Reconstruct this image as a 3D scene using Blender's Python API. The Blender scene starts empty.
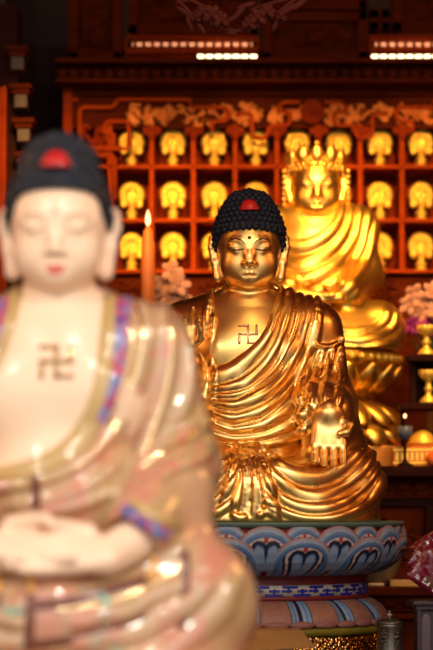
import bpy, bmesh, math, random
import numpy as np
from mathutils import Vector, Matrix
C = bpy.context.scene.collection
PI = math.pi
SC = bpy.context.scene

# ------------------------------------------------------------------ camera figures
FPX = 650 * 135 / 36.0            # focal length in pixels of the 433x650 frame
CAMZ, CX, HY = 1.5, 216.5, 500.0
def X(px, d): return (px - CX) * d / FPX
def Z(py, d): return CAMZ + (HY - py) * d / FPX
def S(d): return d / FPX          # metres per pixel at distance d

# ------------------------------------------------------------------ materials
MATS = {}
def mat(name, base=(.5,.5,.5), rough=.5, metal=0.0, emit=None, estr=0, coat=0, spec=.3, sub=0, trans=0, alpha=1):
    if name in MATS: return MATS[name]
    m = bpy.data.materials.new(name); m.use_nodes = True
    b = m.node_tree.nodes['Principled BSDF']
    b.inputs['Base Color'].default_value = (*base, 1)
    b.inputs['Roughness'].default_value = rough
    b.inputs['Metallic'].default_value = metal
    b.inputs['Specular IOR Level'].default_value = spec
    b.inputs['Coat Weight'].default_value = coat
    b.inputs['Coat Roughness'].default_value = .06
    b.inputs['Subsurface Weight'].default_value = sub
    b.inputs['Transmission Weight'].default_value = trans
    b.inputs['Alpha'].default_value = alpha
    if emit:
        b.inputs['Emission Color'].default_value = (*emit, 1); b.inputs['Emission Strength'].default_value = estr
    MATS[name] = m
    return m
def nd(m, t, **kw):
    n = m.node_tree.nodes.new(t)
    for k, v in kw.items(): setattr(n, k, v)
    return n
def ln(m, a, b): m.node_tree.links.new(a, b)
def bsdf(m): return m.node_tree.nodes['Principled BSDF']
def ramp(m, stops):
    r = nd(m, 'ShaderNodeValToRGB'); e = r.color_ramp.elements
    while len(e) < len(stops): e.new(.5)
    for i, (p, c) in enumerate(stops):
        e[i].position = p; e[i].color = (*c, 1)
    return r
def coords(m, scale=(1,1,1)):
    t = nd(m, 'ShaderNodeTexCoord'); mp = nd(m, 'ShaderNodeMapping'); mp.inputs['Scale'].default_value = scale
    ln(m, t.outputs['Object'], mp.inputs['Vector']); return mp.outputs['Vector']
def noise(m, vec, scale, detail=3, dist=0):
    n = nd(m, 'ShaderNodeTexNoise'); n.inputs['Scale'].default_value = scale; n.inputs['Detail'].default_value = detail
    n.inputs['Distortion'].default_value = dist; ln(m, vec, n.inputs['Vector']); return n
def mixc(m, fac, a, b, blend='MIX'):
    x = nd(m, 'ShaderNodeMix', data_type='RGBA', blend_type=blend)
    if isinstance(fac, (int, float)): x.inputs[0].default_value = fac
    else: ln(m, fac, x.inputs[0])
    for v, k in ((a, 6), (b, 7)):
        if isinstance(v, tuple): x.inputs[k].default_value = (*v, 1)
        else: ln(m, v, x.inputs[k])
    return x.outputs[2]
def bump(m, h, dist=.002, strength=1):
    b = nd(m, 'ShaderNodeBump'); b.inputs['Distance'].default_value = dist; b.inputs['Strength'].default_value = strength
    ln(m, h, b.inputs['Height']); ln(m, b.outputs['Normal'], bsdf(m).inputs['Normal'])
def noisy(name, c1, c2, scale=8, rough=.5, metal=0, stretch=(1,1,1), bmp=0, coat=0, spec=.3, detail=4):
    if name in MATS: return MATS[name]
    m = mat(name, c1, rough, metal, coat=coat, spec=spec)
    v = coords(m, stretch); n = noise(m, v, scale, detail)
    r = ramp(m, [(.3, c1), (.7, c2)]); ln(m, n.outputs['Fac'], r.inputs['Fac'])
    ln(m, r.outputs['Color'], bsdf(m).inputs['Base Color'])
    if bmp: bump(m, n.outputs['Fac'], bmp)
    return m
def vcol_mat(name, rough=.5, coat=0):
    m = mat(name, (.5,.5,.5), rough, coat=coat)
    a = nd(m, 'ShaderNodeVertexColor'); a.layer_name = 'paint'
    n = noise(m, coords(m), 60, 4); r = ramp(m, [(.3, (.82,.82,.82)), (.7, (1,1,1))]); ln(m, n.outputs['Fac'], r.inputs['Fac'])
    ln(m, mixc(m, 1.0, a.outputs['Color'], r.outputs['Color'], 'MULTIPLY'), bsdf(m).inputs['Base Color'])
    return m

# ------------------------------------------------------------------ objects
def link(o, parent=None, loc=None, rotz=0):
    C.objects.link(o)
    if parent is not None: o.parent = parent
    if loc is not None: o.location = loc
    if rotz: o.rotation_euler = (0, 0, rotz)
    return o
def tag(o, label=None, cat=None, group=None, kind=None):
    if label: o['label'] = label
    if cat: o['category'] = cat
    if group: o['group'] = group
    if kind: o['kind'] = kind
    return o
def thing(name, label, cat, loc=(0,0,0), rotz=0, group=None):
    o = bpy.data.objects.new(name, None); o.empty_display_size = .05
    link(o, None, loc, rotz); return tag(o, label, cat, group)
def mesh_np(name, V, F, material, parent=None, loc=None, smooth=True, rotz=0):
    me = bpy.data.meshes.new(name)
    V = np.asarray(V, np.float32); F = np.asarray(F, np.int32)
    n, k = F.shape
    me.vertices.add(len(V)); me.vertices.foreach_set('co', V.ravel())
    me.loops.add(n * k); me.loops.foreach_set('vertex_index', F.ravel())
    me.polygons.add(n); me.polygons.foreach_set('loop_start', np.arange(0, n * k, k, dtype=np.int32))
    me.polygons.foreach_set('use_smooth', np.full(n, smooth))
    me.update(calc_edges=True); me.validate()
    me.materials.append(material)
    o = bpy.data.objects.new(name, me)
    return link(o, parent, loc, rotz)
def paint(o, cols):
    a = o.data.color_attributes.new('paint', 'FLOAT_COLOR', 'POINT')
    cols = np.asarray(cols, np.float32); full = np.ones((len(cols), 4), np.float32); full[:, :3] = cols
    a.data.foreach_set('color', full.ravel())
def copy_tree(root, loc=None, rotz=None):
    r = root.copy(); C.objects.link(r)
    if loc is not None: r.location = loc
    if rotz is not None: r.rotation_euler = (0, 0, rotz)
    for ch in list(root.children):
        c = ch.copy(); C.objects.link(c); c.parent = r
        for g in list(ch.children):
            d = g.copy(); C.objects.link(d); d.parent = c
    return r

class MB:
    """collects shapes and links them as ONE mesh object"""
    def __init__(s): s.v = []; s.f = []; s.sm = []
    def add(s, vs, fs, smooth=True):
        b = len(s.v); s.v += [tuple(map(float, p)) for p in vs]
        s.f += [tuple(b + i for i in f) for f in fs]; s.sm += [smooth] * len(fs); return s
    def box(s, c, h, bev=0.0, rz=0.0):
        bm = bmesh.new(); bmesh.ops.create_cube(bm, size=2)
        for v in bm.verts: v.co = Vector((v.co.x * h[0], v.co.y * h[1], v.co.z * h[2]))
        if bev > 0:
            bmesh.ops.bevel(bm, geom=bm.edges[:], offset=min(bev, .45 * min(h) * 2), segments=2, affect='EDGES', profile=.6)
        if rz: bmesh.ops.rotate(bm, verts=bm.verts, cent=(0,0,0), matrix=Matrix.Rotation(rz, 3, 'Z'))
        bmesh.ops.translate(bm, verts=bm.verts, vec=c)
        bm.verts.index_update()
        s.add([v.co for v in bm.verts], [[v.index for v in f.verts] for f in bm.faces], False); bm.free(); return s
    def ell(s, c, r, nu=12, nv=8, R=None):
        vs = []; fs = []
        for j in range(nv + 1):
            t = PI * j / nv
            for i in range(nu):
                p = 2 * PI * i / nu
                q = Vector((r[0] * math.sin(t) * math.cos(p), r[1] * math.sin(t) * math.sin(p), r[2] * math.cos(t)))
                if R is not None: q = R @ q
                vs.append((c[0] + q.x, c[1] + q.y, c[2] + q.z))
        for j in range(nv):
            for i in range(nu):
                a = j * nu + i; b = j * nu + (i + 1) % nu
                fs.append((a, b, b + nu, a + nu)[::-1])
        return s.add(vs, fs)
    def tube(s, pts, r, n=8, flat=1.0, closed=False):
        pts = [Vector(p) for p in pts]; N = len(pts)
        rr = r if isinstance(r, (list, tuple)) else [r] * N
        vs = []; fs = []; up = Vector((0, 1, 0))
        for i, p in enumerate(pts):
            if closed: t = pts[(i + 1) % N] - pts[i - 1]
            else: t = pts[min(i + 1, N - 1)] - pts[max(i - 1, 0)]
            if t.length < 1e-9: t = Vector((0, 0, 1))
            t.normalize(); u = up - t * up.dot(t)
            if u.length < .1: u = Vector((1, 0, 0)) - t * t.x
            u.normalize(); w = t.cross(u)
            for k in range(n):
                a = 2 * PI * k / n
                vs.append(p + u * (rr[i] * flat * math.cos(a)) + w * (rr[i] * math.sin(a)))
        M = N if closed else N - 1
        for i in range(M):
            for k in range(n):
                a = i * n + k; b = i * n + (k + 1) % n; j = ((i + 1) % N) * n
                fs.append((a, b, j + (k + 1) % n, j + k))
        if not closed: fs += [tuple(range(n))[::-1], tuple((N - 1) * n + k for k in range(n))]
        return s.add(vs, fs)
    def lathe(s, prof, n=48, c=(0,0,0), a0=0, a1=2*PI, smooth=True, sx=1, sy=1):
        full = abs(a1 - a0 - 2 * PI) < 1e-6; m = n if full else n + 1
        vs = []; fs = []
        for (r, z) in prof:
            for i in range(m):
                a = a0 + (a1 - a0) * i / n
                vs.append((c[0] + sx * r * math.cos(a), c[1] + sy * r * math.sin(a), c[2] + z))
        for j in range(len(prof) - 1):
            for i in range(n):
                b = (i + 1) % m
                fs.append((j * m + i, j * m + b, (j + 1) * m + b, (j + 1) * m + i))
        return s.add(vs, fs, smooth)
    def xform(s, i0, Mx):
        for i in range(i0, len(s.v)):
            s.v[i] = tuple(Mx @ Vector(s.v[i]))
    def build(s, name, material, parent=None, loc=None, rotz=0):
        me = bpy.data.meshes.new(name); me.from_pydata(s.v, [], s.f); me.update()
        me.polygons.foreach_set('use_smooth', s.sm); me.materials.append(material)
        o = bpy.data.objects.new(name, me); return link(o, parent, loc, rotz)

# ------------------------------------------------------------------ sculpting: distance field on a grid -> one continuous surface
def smin(a, b, k):
    if k <= 0: return np.minimum(a, b)
    h = np.maximum(k - np.abs(a - b), 0) / k
    return np.minimum(a, b) - h * h * k * .25
class Field:
    def __init__(s, lo, hi, h):
        s.lo = np.array(lo, float); s.h = h
        s.n = np.ceil((np.array(hi) - s.lo) / h).astype(int) + 1
        s.ax = [(s.lo[i] + h * np.arange(s.n[i])).astype(np.float32) for i in range(3)]
        s.F = np.full(tuple(s.n), 9.0, np.float32)
    def region(s, lo, hi, m):
        i0 = np.clip(np.floor((np.array(lo) - m - s.lo) / s.h).astype(int), 0, s.n)
        i1 = np.clip(np.ceil((np.array(hi) + m - s.lo) / s.h).astype(int) + 1, 0, s.n)
        sl = tuple(slice(a, b) for a, b in zip(i0, i1))
        return sl, s.ax[0][sl[0]][:, None, None], s.ax[1][sl[1]][None, :, None], s.ax[2][sl[2]][None, None, :]
    def op(s, prim, k=.02, mode='u'):
        lo, hi, fn = prim
        sl, x, y, z = s.region(lo, hi, k + 4 * s.h + .01)
        if 0 in [a.stop - a.start for a in sl]: return s
        d = fn(x, y, z).astype(np.float32)
        if mode == 'u': s.F[sl] = smin(s.F[sl], d, k)
        else: s.F[sl] = -smin(-s.F[sl], d, k)
        return s
    def u(s, *prims, k=.02):
        for p in prims: s.op(p, k)
        return s
    def cut(s, *prims, k=.004):
        for p in prims: s.op(p, k, 's')
        return s
    def front_y(s, x, z, off=0.0):
        """y of the surface seen from the front (-y) at x, z"""
        i = min(max((x - s.lo[0]) / s.h, 0), s.n[0] - 1.001); k = min(max((z - s.lo[2]) / s.h, 0), s.n[2] - 1.001)
        i0, k0 = int(i), int(k); a, b = i - i0, k - k0
        col = (s.F[i0, :, k0] * (1-a) * (1-b) + s.F[i0+1, :, k0] * a * (1-b) + s.F[i0, :, k0+1] * (1-a) * b + s.F[i0+1, :, k0+1] * a * b)
        w = np.nonzero(col < off)[0]
        if len(w) == 0: return None
        j = w[0]
        if j == 0: return s.ax[1][0]
        t = (col[j-1] - off) / (col[j-1] - col[j] + 1e-9)
        return float(s.ax[1][j-1] + t * s.h)
    def ray(s, o, d, t0=.0, t1=.4, n=200):
        """last crossing from inside to outside along a ray from o"""
        ts = np.linspace(t0, t1, n); P = np.array(o)[None] + np.array(d)[None] * ts[:, None]
        I = np.clip(((P - s.lo) / s.h).round().astype(int), 0, s.n - 1)
        f = s.F[I[:, 0], I[:, 1], I[:, 2]]; w = np.nonzero(f < 0)[0]
        return None if len(w) == 0 else P[w[-1]]
    def surface(s):
        F = s.F; n = s.n
        neg = F < 0
        c8 = [neg[a:n[0]-1+a, b:n[1]-1+b, c:n[2]-1+c] for a in (0,1) for b in (0,1) for c in (0,1)]
        cnt = sum(c.astype(np.uint8) for c in c8)
        I = np.argwhere((cnt > 0) & (cnt < 8))
        idx = np.full((n[0]-1, n[1]-1, n[2]-1), -1, np.int32); idx[tuple(I.T)] = np.arange(len(I))
        corner = [(a, b, c) for a in (0,1) for b in (0,1) for c in (0,1)]
        val = np.stack([F[I[:,0]+a, I[:,1]+b, I[:,2]+c] for a, b, c in corner], 1)
        acc = np.zeros((len(I), 3), np.float32); num = np.zeros(len(I), np.float32)
        for p in range(8):
            for q in range(p + 1, 8):
                A, B = np.array(corner[p]), np.array(corner[q])
                if np.abs(A - B).sum() != 1: continue
                m = (val[:, p] < 0) != (val[:, q] < 0)
                t = val[m, p] / (val[m, p] - val[m, q])
                acc[m] += A[None] + t[:, None] * (B - A)[None]; num[m] += 1
        V = (I + acc / num[:, None]) * s.h + s.lo
        Q = []
        for ax in range(3):
            o1, o2 = [(1, 2), (2, 0), (0, 1)][ax]
            sa = [slice(1, n[i]-1) for i in range(3)]; sa[ax] = slice(0, n[ax]-1)
            sb = list(sa); sb[ax] = slice(1, n[ax])
            a = neg[tuple(sa)]; b = neg[tuple(sb)]
            E = np.argwhere(a != b); flip = a[tuple(E.T)]
            off = np.ones(3, int); off[ax] = 0; E = E + off
            def cell(d1, d2):
                e = E.copy(); e[:, o1] -= d1; e[:, o2] -= d2; return idx[tuple(e.T)]
            q = np.stack([cell(0,0), cell(1,0), cell(1,1), cell(0,1)], 1)
            q[~flip] = q[~flip][:, ::-1]; Q.append(q)
        return V, np.concatenate(Q)
def vnormals(V, Q):
    N = np.zeros_like(V); fn = np.cross(V[Q[:, 2]] - V[Q[:, 0]], V[Q[:, 3]] - V[Q[:, 1]])
    for k in range(4): np.add.at(N, Q[:, k], fn)
    return N / (np.linalg.norm(N, axis=1, keepdims=True) + 1e-12)
def relax(V, Q, it=2, lam=.5):
    V = V.copy(); c = np.zeros(len(V)); 
    for k in range(4): np.add.at(c, Q[:, k], 2)
    for _ in range(it):
        A = np.zeros_like(V)
        for k in range(4):
            np.add.at(A, Q[:, k], V[Q[:, (k+1) % 4]]); np.add.at(A, Q[:, k], V[Q[:, (k+3) % 4]])
        V += lam * (A / c[:, None] - V)
    return V

def P_ell(c, r, R=None):
    c = np.array(c, float); r = np.array(r, float); m = r.max() if R is not None else r
    def fn(x, y, z):
        x, y, z = x - c[0], y - c[1], z - c[2]
        if R is not None:
            x, y, z = [R[0][j] * x + R[1][j] * y + R[2][j] * z for j in range(3)]
        k0 = np.sqrt((x / r[0])**2 + (y / r[1])**2 + (z / r[2])**2)
        k1 = np.sqrt((x / r[0]**2)**2 + (y / r[1]**2)**2 + (z / r[2]**2)**2)
        return k0 * (k0 - 1) / (k1 + 1e-9)
    return c - m, c + m, fn
def P_cap(a, b, ra, rb=None):
    a = np.array(a, float); b = np.array(b, float); rb = ra if rb is None else rb
    ba = b - a; L = max(ba @ ba, 1e-12); m = max(ra, rb)
    def fn(x, y, z):
        px, py, pz = x - a[0], y - a[1], z - a[2]
        t = np.clip((px * ba[0] + py * ba[1] + pz * ba[2]) / L, 0, 1)
        return np.sqrt((px - t * ba[0])**2 + (py - t * ba[1])**2 + (pz - t * ba[2])**2) - (ra + (rb - ra) * t)
    return np.minimum(a, b) - m, np.maximum(a, b) + m, fn
def P_chain(pts, rs):
    rs = rs if isinstance(rs, (list, tuple)) else [rs] * len(pts)
    return [P_cap(pts[i], pts[i+1], rs[i], rs[i+1]) for i in range(len(pts) - 1)]
def P_box(c, h, rd=.01):
    c = np.array(c, float); h = np.array(h, float)
    def fn(x, y, z):
        qx, qy, qz = np.abs(x - c[0]) - h[0] + rd, np.abs(y - c[1]) - h[1] + rd, np.abs(z - c[2]) - h[2] + rd
        return np.sqrt(np.maximum(qx, 0)**2 + np.maximum(qy, 0)**2 + np.maximum(qz, 0)**2) + np.minimum(np.maximum(np.maximum(qx, qy), qz), 0) - rd
    return c - h, c + h, fn
def P_ring(c, R, r, sy=1.0, tilt=0.0):
    c = np.array(c, float)
    def fn(x, y, z):
        x, y, z = x - c[0], (y - c[1]) / sy, z - c[2] - tilt * (y - c[1])
        return np.sqrt((np.sqrt(x * x + y * y) - R)**2 + z * z) - r
    return c - R - r, c + R + r, fn
def sstep(a, b, x):
    t = np.clip((x - a) / (b - a), 0, 1); return t * t * (3 - 2 * t)

def hand_prims(wrist, d, n, s, L=.15, curl=(15, 20, 15), thumb=None, spread=.07, wf=1.0, fl_=1.0):
    """palm, four unequal fingers and a thumb. d along the fingers, n out of the palm, s towards the thumb"""
    w, d, n, s = Vector(wrist), Vector(d).normalized(), Vector(n).normalized(), Vector(s).normalized()
    PL = L * .50; FW = L * .062 * wf; out = []; pr = []
    pal = w + d * PL * .52
    for i, (off, fl) in enumerate(((.36, .92), (.12, 1.0), (-.12, .94), (-.35, .78))):
        kn = w + d * PL * (1.0 if i < 3 else .94) + s * (off * L * .60 * wf)
        pr.append(P_cap(w + s * off * L * .42 * wf + d * PL * .1, kn, FW * 1.5, FW * 1.12))
        dirv = (d + s * off * spread * 4).normalized(); p = kn; ang = 0; ch = [tuple(p)]; rs = [FW]
        c3 = curl[i] if isinstance(curl[0], (list, tuple)) else curl
        for j, seg in enumerate((.24, .17, .13)):
            ang += math.radians(c3[j])
            p = p + (dirv * math.cos(ang) + n * math.sin(ang)) * (seg * L * fl * fl_); ch.append(tuple(p)); rs.append(FW * (.96 - .09 * j))
        out.append(P_chain(ch, rs))
    th = thumb or [(.34, .30, .12), (.50, .62, .2), (.36, .86, .30)]
    base = w + d * PL * .22 + s * L * .16
    ch = [tuple(base)] + [tuple(w + s * (a * L) + d * (b * PL) + n * (c * L)) for a, b, c in th]
    out.append(P_chain(ch, [FW * 1.7, FW * 1.35, FW * 1.1, FW * .9]))
    return pr, out, (tuple(pal), FW)
def add_hand(F, **kw):
    pr, fingers, (pal, fw) = hand_prims(**kw)
    for p in pr: F.op(p, .02)
    for f in fingers:
        for p in f: F.op(p, .0035)
# ------------------------------------------------------------------ statue kit
def P_poly(poly, ylo, yhi):
    """outline in x, z pushed through from ylo to yhi"""
    P = np.array(poly, float); m = P.min(0); M = P.max(0)
    def fn(x, y, z):
        x2 = (x + 0 * z)[:, 0, :]; z2 = (z + 0 * x)[:, 0, :]
        d = np.full(x2.shape, 1e9); sg = np.ones(x2.shape)
        for i in range(len(P)):
            a, b = P[i], P[i-1]; ex, ez = b - a
            wx, wz = x2 - a[0], z2 - a[1]
            t = np.clip((wx * ex + wz * ez) / (ex * ex + ez * ez + 1e-12), 0, 1)
            d = np.minimum(d, (wx - t * ex)**2 + (wz - t * ez)**2)
            c1 = z2 >= a[1]; c2 = z2 < b[1]; c3 = ex * wz > ez * wx
            sg = np.where((c1 & c2 & c3) | (~c1 & ~c2 & ~c3), -sg, sg)
        d = (sg * np.sqrt(d))[:, None, :]
        return np.maximum(d, np.maximum(ylo - y, y - yhi))
    return np.array([m[0], ylo, m[1]]), np.array([M[0], yhi, M[1]]), fn

class Fronts:
    """the foremost of several fields"""
    def __init__(s, *f): s.f = f
    def front_y(s, x, z):
        y = [q for q in (F.front_y(x, z) if F.lo[0] < x < F.lo[0]+F.h*(F.n[0]-1) and F.lo[2] < z < F.lo[2]+F.h*(F.n[2]-1) else None for F in s.f) if q is not None]
        return min(y) if y else None
class Head:
    hl = 0.0; us = 0.0; tilt = .10
    """a head modelled once in its own measure (chin at z=.708, face .177 wide) and set at chin height zc, scale s"""
    def __init__(s, zc, sc=1.0, y0=0.0, x0=0.0): s.zc, s.s, s.y0, s.x0 = zc, sc, y0, x0
    def p(s, x, y, z): return (s.x0 + x * s.s, s.y0 + (y - s.tilt * (z - .76)) * s.s, s.zc + (z - .708) * s.s)
    def e(s, c, r, R=None): return P_ell(s.p(*c), np.array(r) * s.s, R)
    def c(s, a, b, ra, rb=None): return P_cap(s.p(*a), s.p(*b), ra * s.s, None if rb is None else rb * s.s)
    def ch(s, pts, rs):
        return P_chain([s.p(*p) for p in pts], [r * s.s for r in rs] if isinstance(rs, (list, tuple)) else rs * s.s)
def sculpt_head(F, H, neck_to=.62):
    k = H.s
    F.u(H.e((0,.02,.83), (.092,.112,.10)), H.e((0,-.012,.790), (.0845,.094,.088)), H.e((0,-.024,.745), (.072,.081,.054)), H.e((0,-.014,.835), (.083,.089,.080)), k=.03*k)
    F.u(H.c((0,.006,.75), (0,.010,.69), .059), H.c((0,.015,.69), (0,.02,neck_to), .066, .085), k=.02*k)
    F.u(H.e((0,-.086,.711), (.026,.02,.018)), k=.025*k)
    for sx in (-1, 1):
        F.u(H.e((sx*.040,-.062,.758), (.040,.035,.042)), k=.03*k)
        F.u(*H.ch([(sx*.016,-.100,.823), (sx*.026,-.098,.829), (sx*.045,-.091,.831), (sx*.07,-.071,.820)], [.002,.0035,.0035,.002]), k=.014*k)
    for sx in (-1, 1):
        F.u(H.e((sx*.038,-.088,.811), (.025,.0155,.0125)), k=.006*k)
        F.u(*H.ch([(sx*.016,-.094,.801), (sx*.038,-.099,.7965), (sx*.06,-.082,.803)], [.003,.0045,.003]), k=.008*k)
    F.u(*H.ch([(0,-.097,.822), (0,-.108,.787), (0,-.117,.765)], [.006,.0085,.0115]), k=.016*k)
    for sx in (-1, 1):
        F.u(H.e((sx*.0135,-.110,.760), (.0095,.011,.008)), k=.006*k)
    F.u(*H.ch([(0,-.102,.750),(0,-.104,.740)], .006), k=.012*k)
    F.u(H.e((0,-.092,.727), (.030,.014,.018)), k=.014*k)
    for sx in (-1, 1):
        F.u(*H.ch([(0,-.1045,.7295), (sx*.007,-.1075,.7325), (sx*.024,-.096,.728)], [.0045,.0055,.002]), k=.004*k)
    F.u(*H.ch([(-.015,-.1005,.721), (0,-.1055,.7195), (.015,-.1005,.721)], [.0035,.0065,.0035]), k=.004*k)
    F.cut(*H.ch([(-.026,-.100,.7265), (-.01,-.1105,.7252), (0,-.1125,.7262), (.01,-.1105,.7252), (.026,-.100,.7265)], [.0015,.0022,.002,.0022,.0015]), k=.003*k)
    for sx in (-1, 1):
        F.cut(H.c((sx*.0065,-.116,.7535), (sx*.0085,-.112,.7535), .0035), k=.003*k)
    # long ears
    for sx in (-1, 1):
        F.u(*H.ch([(sx*.091,.012,.775), (sx*.103,.022,.81), (sx*.110,.028,.846), (sx*.104,.018,.855)], [.010,.011,.010,.008]), k=.006*k)
        F.u(*H.ch([(sx*.109,.026,.846), (sx*.111,.022,.82), (sx*.103,.012,.775), (sx*.093,.002,.728)], [.009,.011,.0105,.0155]), k=.010*k)
        F.cut(*H.ch([(sx*.107,.006,.84), (sx*.107,.004,.81), (sx*.102,.0,.785)], [.005,.006,.003]), k=.005*k)
    for z, r in ((.690,.064), (.675,.068), (.656,.076)):
        F.u(P_ring(H.p(0,.012,z), r*k, .0075*k, 1.0, .25), k=.008*k)

def hair_field(H, h):
    lo = H.p(-.14,-.135,.77); hi = H.p(.14,.17,1.06)
    F = Field(lo, hi, h); k = H.s
    F.u(H.e((0,.02,.862), (.105,.123,.088)), k=0)
    F.u(H.e((0,.022,.930+H.us), (.073,.085,.060)), k=.04*k)
    F.u(H.e((0,.03,.83), (.104,.108,.06)), k=.02*k)
    F.cut(P_box(H.p(0,-.135,.80+H.hl/2), (.089*k,.105*k,(.070+H.hl/2)*k), .035*k), k=.006*k)
    F.cut(P_box(H.p(0,.0,.745), (.2,.2,.042), .0), k=.004*k)
    return F
def build_hair(H, root, m, h, curl=.0088, pitch=.0160, cap_mat=None):
    F = hair_field(H, h); V, Q = F.surface(); V = relax(V, Q, 2)
    o = mesh_np('hair', V, Q, m, root)
    k = H.s; cen = np.array(H.p(0,.02,.865)); b = MB()
    # snail curls in rows round the crown
    def pt(phi, th):
        d = np.array([math.sin(th) * math.sin(phi), -math.sin(th) * math.cos(phi), math.cos(th)])
        return F.ray(cen, d, .0, .22 * k, 220)
    th = 0.0; row = 0; last = pt(0, 0)
    if last is not None: b.ell(last, (curl*k,)*3, 8, 6)
    while th < 2.6:
        th += .004; p = pt(PI/2, th)
        if p is None: break
        if np.linalg.norm(p - last) < pitch * .9 * k: continue
        last = p; row += 1
        ring = [pt(2*PI*i/48, th) for i in range(49)]
        L = sum(np.linalg.norm(ring[i+1] - ring[i]) for i in range(48) if ring[i] is not None and ring[i+1] is not None)
        n = max(5, int(L / (pitch * k)))
        for i in range(n):
            q = pt(2*PI*(i + .5*(row % 2))/n, th)
            if q is None: continue
            x, y, z = (q - np.array(H.p(0,0,.708))) / k; z += .708
            if z < .797 or (y < .0 and abs(x) < .094 and z < .8725 + H.hl): continue
            dd = (q - cen); dd /= np.linalg.norm(dd); q = q - dd * curl * .25 * k
            b.ell(q, (curl*k, curl*k, curl*1.0*k), 8, 6)
    # hairline row
    for i in range(-5, 6):
        x = i * pitch; y = F.front_y(H.p(x,0,0)[0], H.p(0,0,.874+H.hl)[2])
        if y: b.ell((H.p(x,0,0)[0], y + .002, H.p(0,0,.8745 + H.hl - .00025*i*i)[2]), (curl*k,)*3, 8, 6)
    b.build('curl_rows', cap_mat or m, o)
    return F, o

class Folds:
    """a family of fold lines round a centre: every gap between two lines swells into a rounded ridge"""
    def __init__(s, cen, lines, amp=.009, sharp=.75, skew=.85):
        s.c = cen; s.amp = amp; s.sharp = sharp; s.skew = skew; s.l = []
        for L in lines:
            a = np.array(L, float); dx, dz = a[:,0]-cen[0], a[:,1]-cen[1]
            t = np.arctan2(dx, -dz); o = np.argsort(t); s.l.append((t[o], np.hypot(dx, dz)[o]))
    def r0(s, x, z, i=0):
        t = np.arctan2(x - s.c[0], -(z - s.c[1])); return np.interp(t, *s.l[i])
    def __call__(s, x, z):
        dx, dz = x - s.c[0], z - s.c[1]
        t = np.arctan2(dx, -dz); r = np.hypot(dx, dz)
        R = [np.interp(t, *l) for l in s.l]; out = np.zeros_like(r)
        for i in range(1, len(R)): R[i] = np.maximum(R[i], R[i-1] + .002)
        for i in range(len(R) - 1):
            g = R[i+1] - R[i]; u = (r - R[i]) / g; m = (u > 0) & (u < 1)
            u = np.clip(u, 0, 1) ** s.skew
            A = np.minimum(s.amp, .42 * g) * np.clip((g - .002) / .012, 0, 1)
            out = np.where(m, A * np.sin(PI * u) ** s.sharp, out)
        return out

def torso(zf, off=0.0, w=1.0):
    """chest, belly, shoulders; zf maps heights of the standard figure to this one"""
    o = off
    def el(c, r): 
        z0, z1 = zf(c[2] - r[2]), zf(c[2] + r[2])
        return P_ell((c[0]*w, c[1], (z0+z1)/2), (r[0]*w+o, r[1]+o, (z1-z0)/2+o))
    return [el((0,.025,.50), (.20,.145,.19)), el((0,-.005,.31), (.185,.165,.17)), el((0,.05,.16), (.2,.2,.14)),
            P_cap((-.07*w,.035,zf(.605)), (-.175*w,.035,zf(.575)), .082+o, .080+o), P_cap((.07*w,.035,zf(.605)), (.175*w,.035,zf(.575)), .082+o, .080+o), P_cap((0,.03,zf(.58)), (0,.02,zf(.650)), .118+o, .070+o)]
def lap(F, w=1.0, top=1.0, k=.04):
    for sx in (-1, 1):
        F.u(P_cap((sx*.13*w,.05,.115*top), (sx*.276*w,-.125,.118*top), .115*top, .106*top), k=k)
        F.u(P_cap((sx*.278*w,-.135,.100*top), (sx*.02,-.250,.090*top), .103*top, .092*top), k=k)
        F.u(P_ell((sx*.19*w,-.12,.0), (.196*w,.215,.12*top)), k=k)
    F.u(P_ell((0,-.15,.0), (.31*w,.205,.12*top)), k=k)
    F.u(P_ell((0,.08,.06), (.26*w,.19,.14*top)), k=k)
def floor_cut(F, z=0.0):
    zz = F.ax[2][None, None, :]; F.F = np.maximum(F.F, z - zz)
def ridge(F, pts, r, k=.008, sink=.25, mode='u'):
    """a fold drawn over the front of the figure: points in x, z laid onto its surface"""
    out = []; N = len(pts); dense = []
    for i in range(N - 1):
        for t in (0, .25, .5, .75): dense.append((pts[i][0]*(1-t)+pts[i+1][0]*t, pts[i][1]*(1-t)+pts[i+1][1]*t))
    dense.append(pts[-1])
    # smooth the drawn line
    D = np.array(dense)
    for _ in range(3): D[1:-1] = (D[:-2] + 2*D[1:-1] + D[2:]) / 4
    ys = [F.front_y(x, z) for x, z in D]
    keep = [(x, y, z) for (x, z), y in zip(D, ys) if y is not None]
    if len(keep) < 2: return []
    Y = np.array([q[1] for q in keep])
    for _ in range(10): Y[1:-1] = (Y[:-2] + 2*Y[1:-1] + Y[2:]) / 4
    P = [(q[0], min(y, q[1]) + r * sink, q[2]) for q, y in zip(keep, Y)]
    rs = [r * (.45 + .55 * math.sin(PI * min(1, max(0, (i + 1) / (len(P) + 1)))) ** .5) for i in range(len(P))]
    return P_chain(P, rs) if len(P) > 1 else []
def ridges(F, lines, r=.007, k=.008, sink=.25):
    todo = [ridge(F, L, r, k, sink) for L in lines]
    for ch in todo: F.u(*ch, k=k)
def grooves(F, lines, r=.004, k=.006):
    todo = [ridge(F, L, r, k, 0.0) for L in lines]
    for ch in todo: F.cut(*ch, k=k)
def surf(F, it=2, disp=None):
    V, Q = F.surface(); V = relax(V, Q, it)
    if disp is not None:
        N = vnormals(V, Q); V = V + N * disp(V, N)[:, None]; V = relax(V, Q, 1, .35)
    return V, Q
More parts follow.
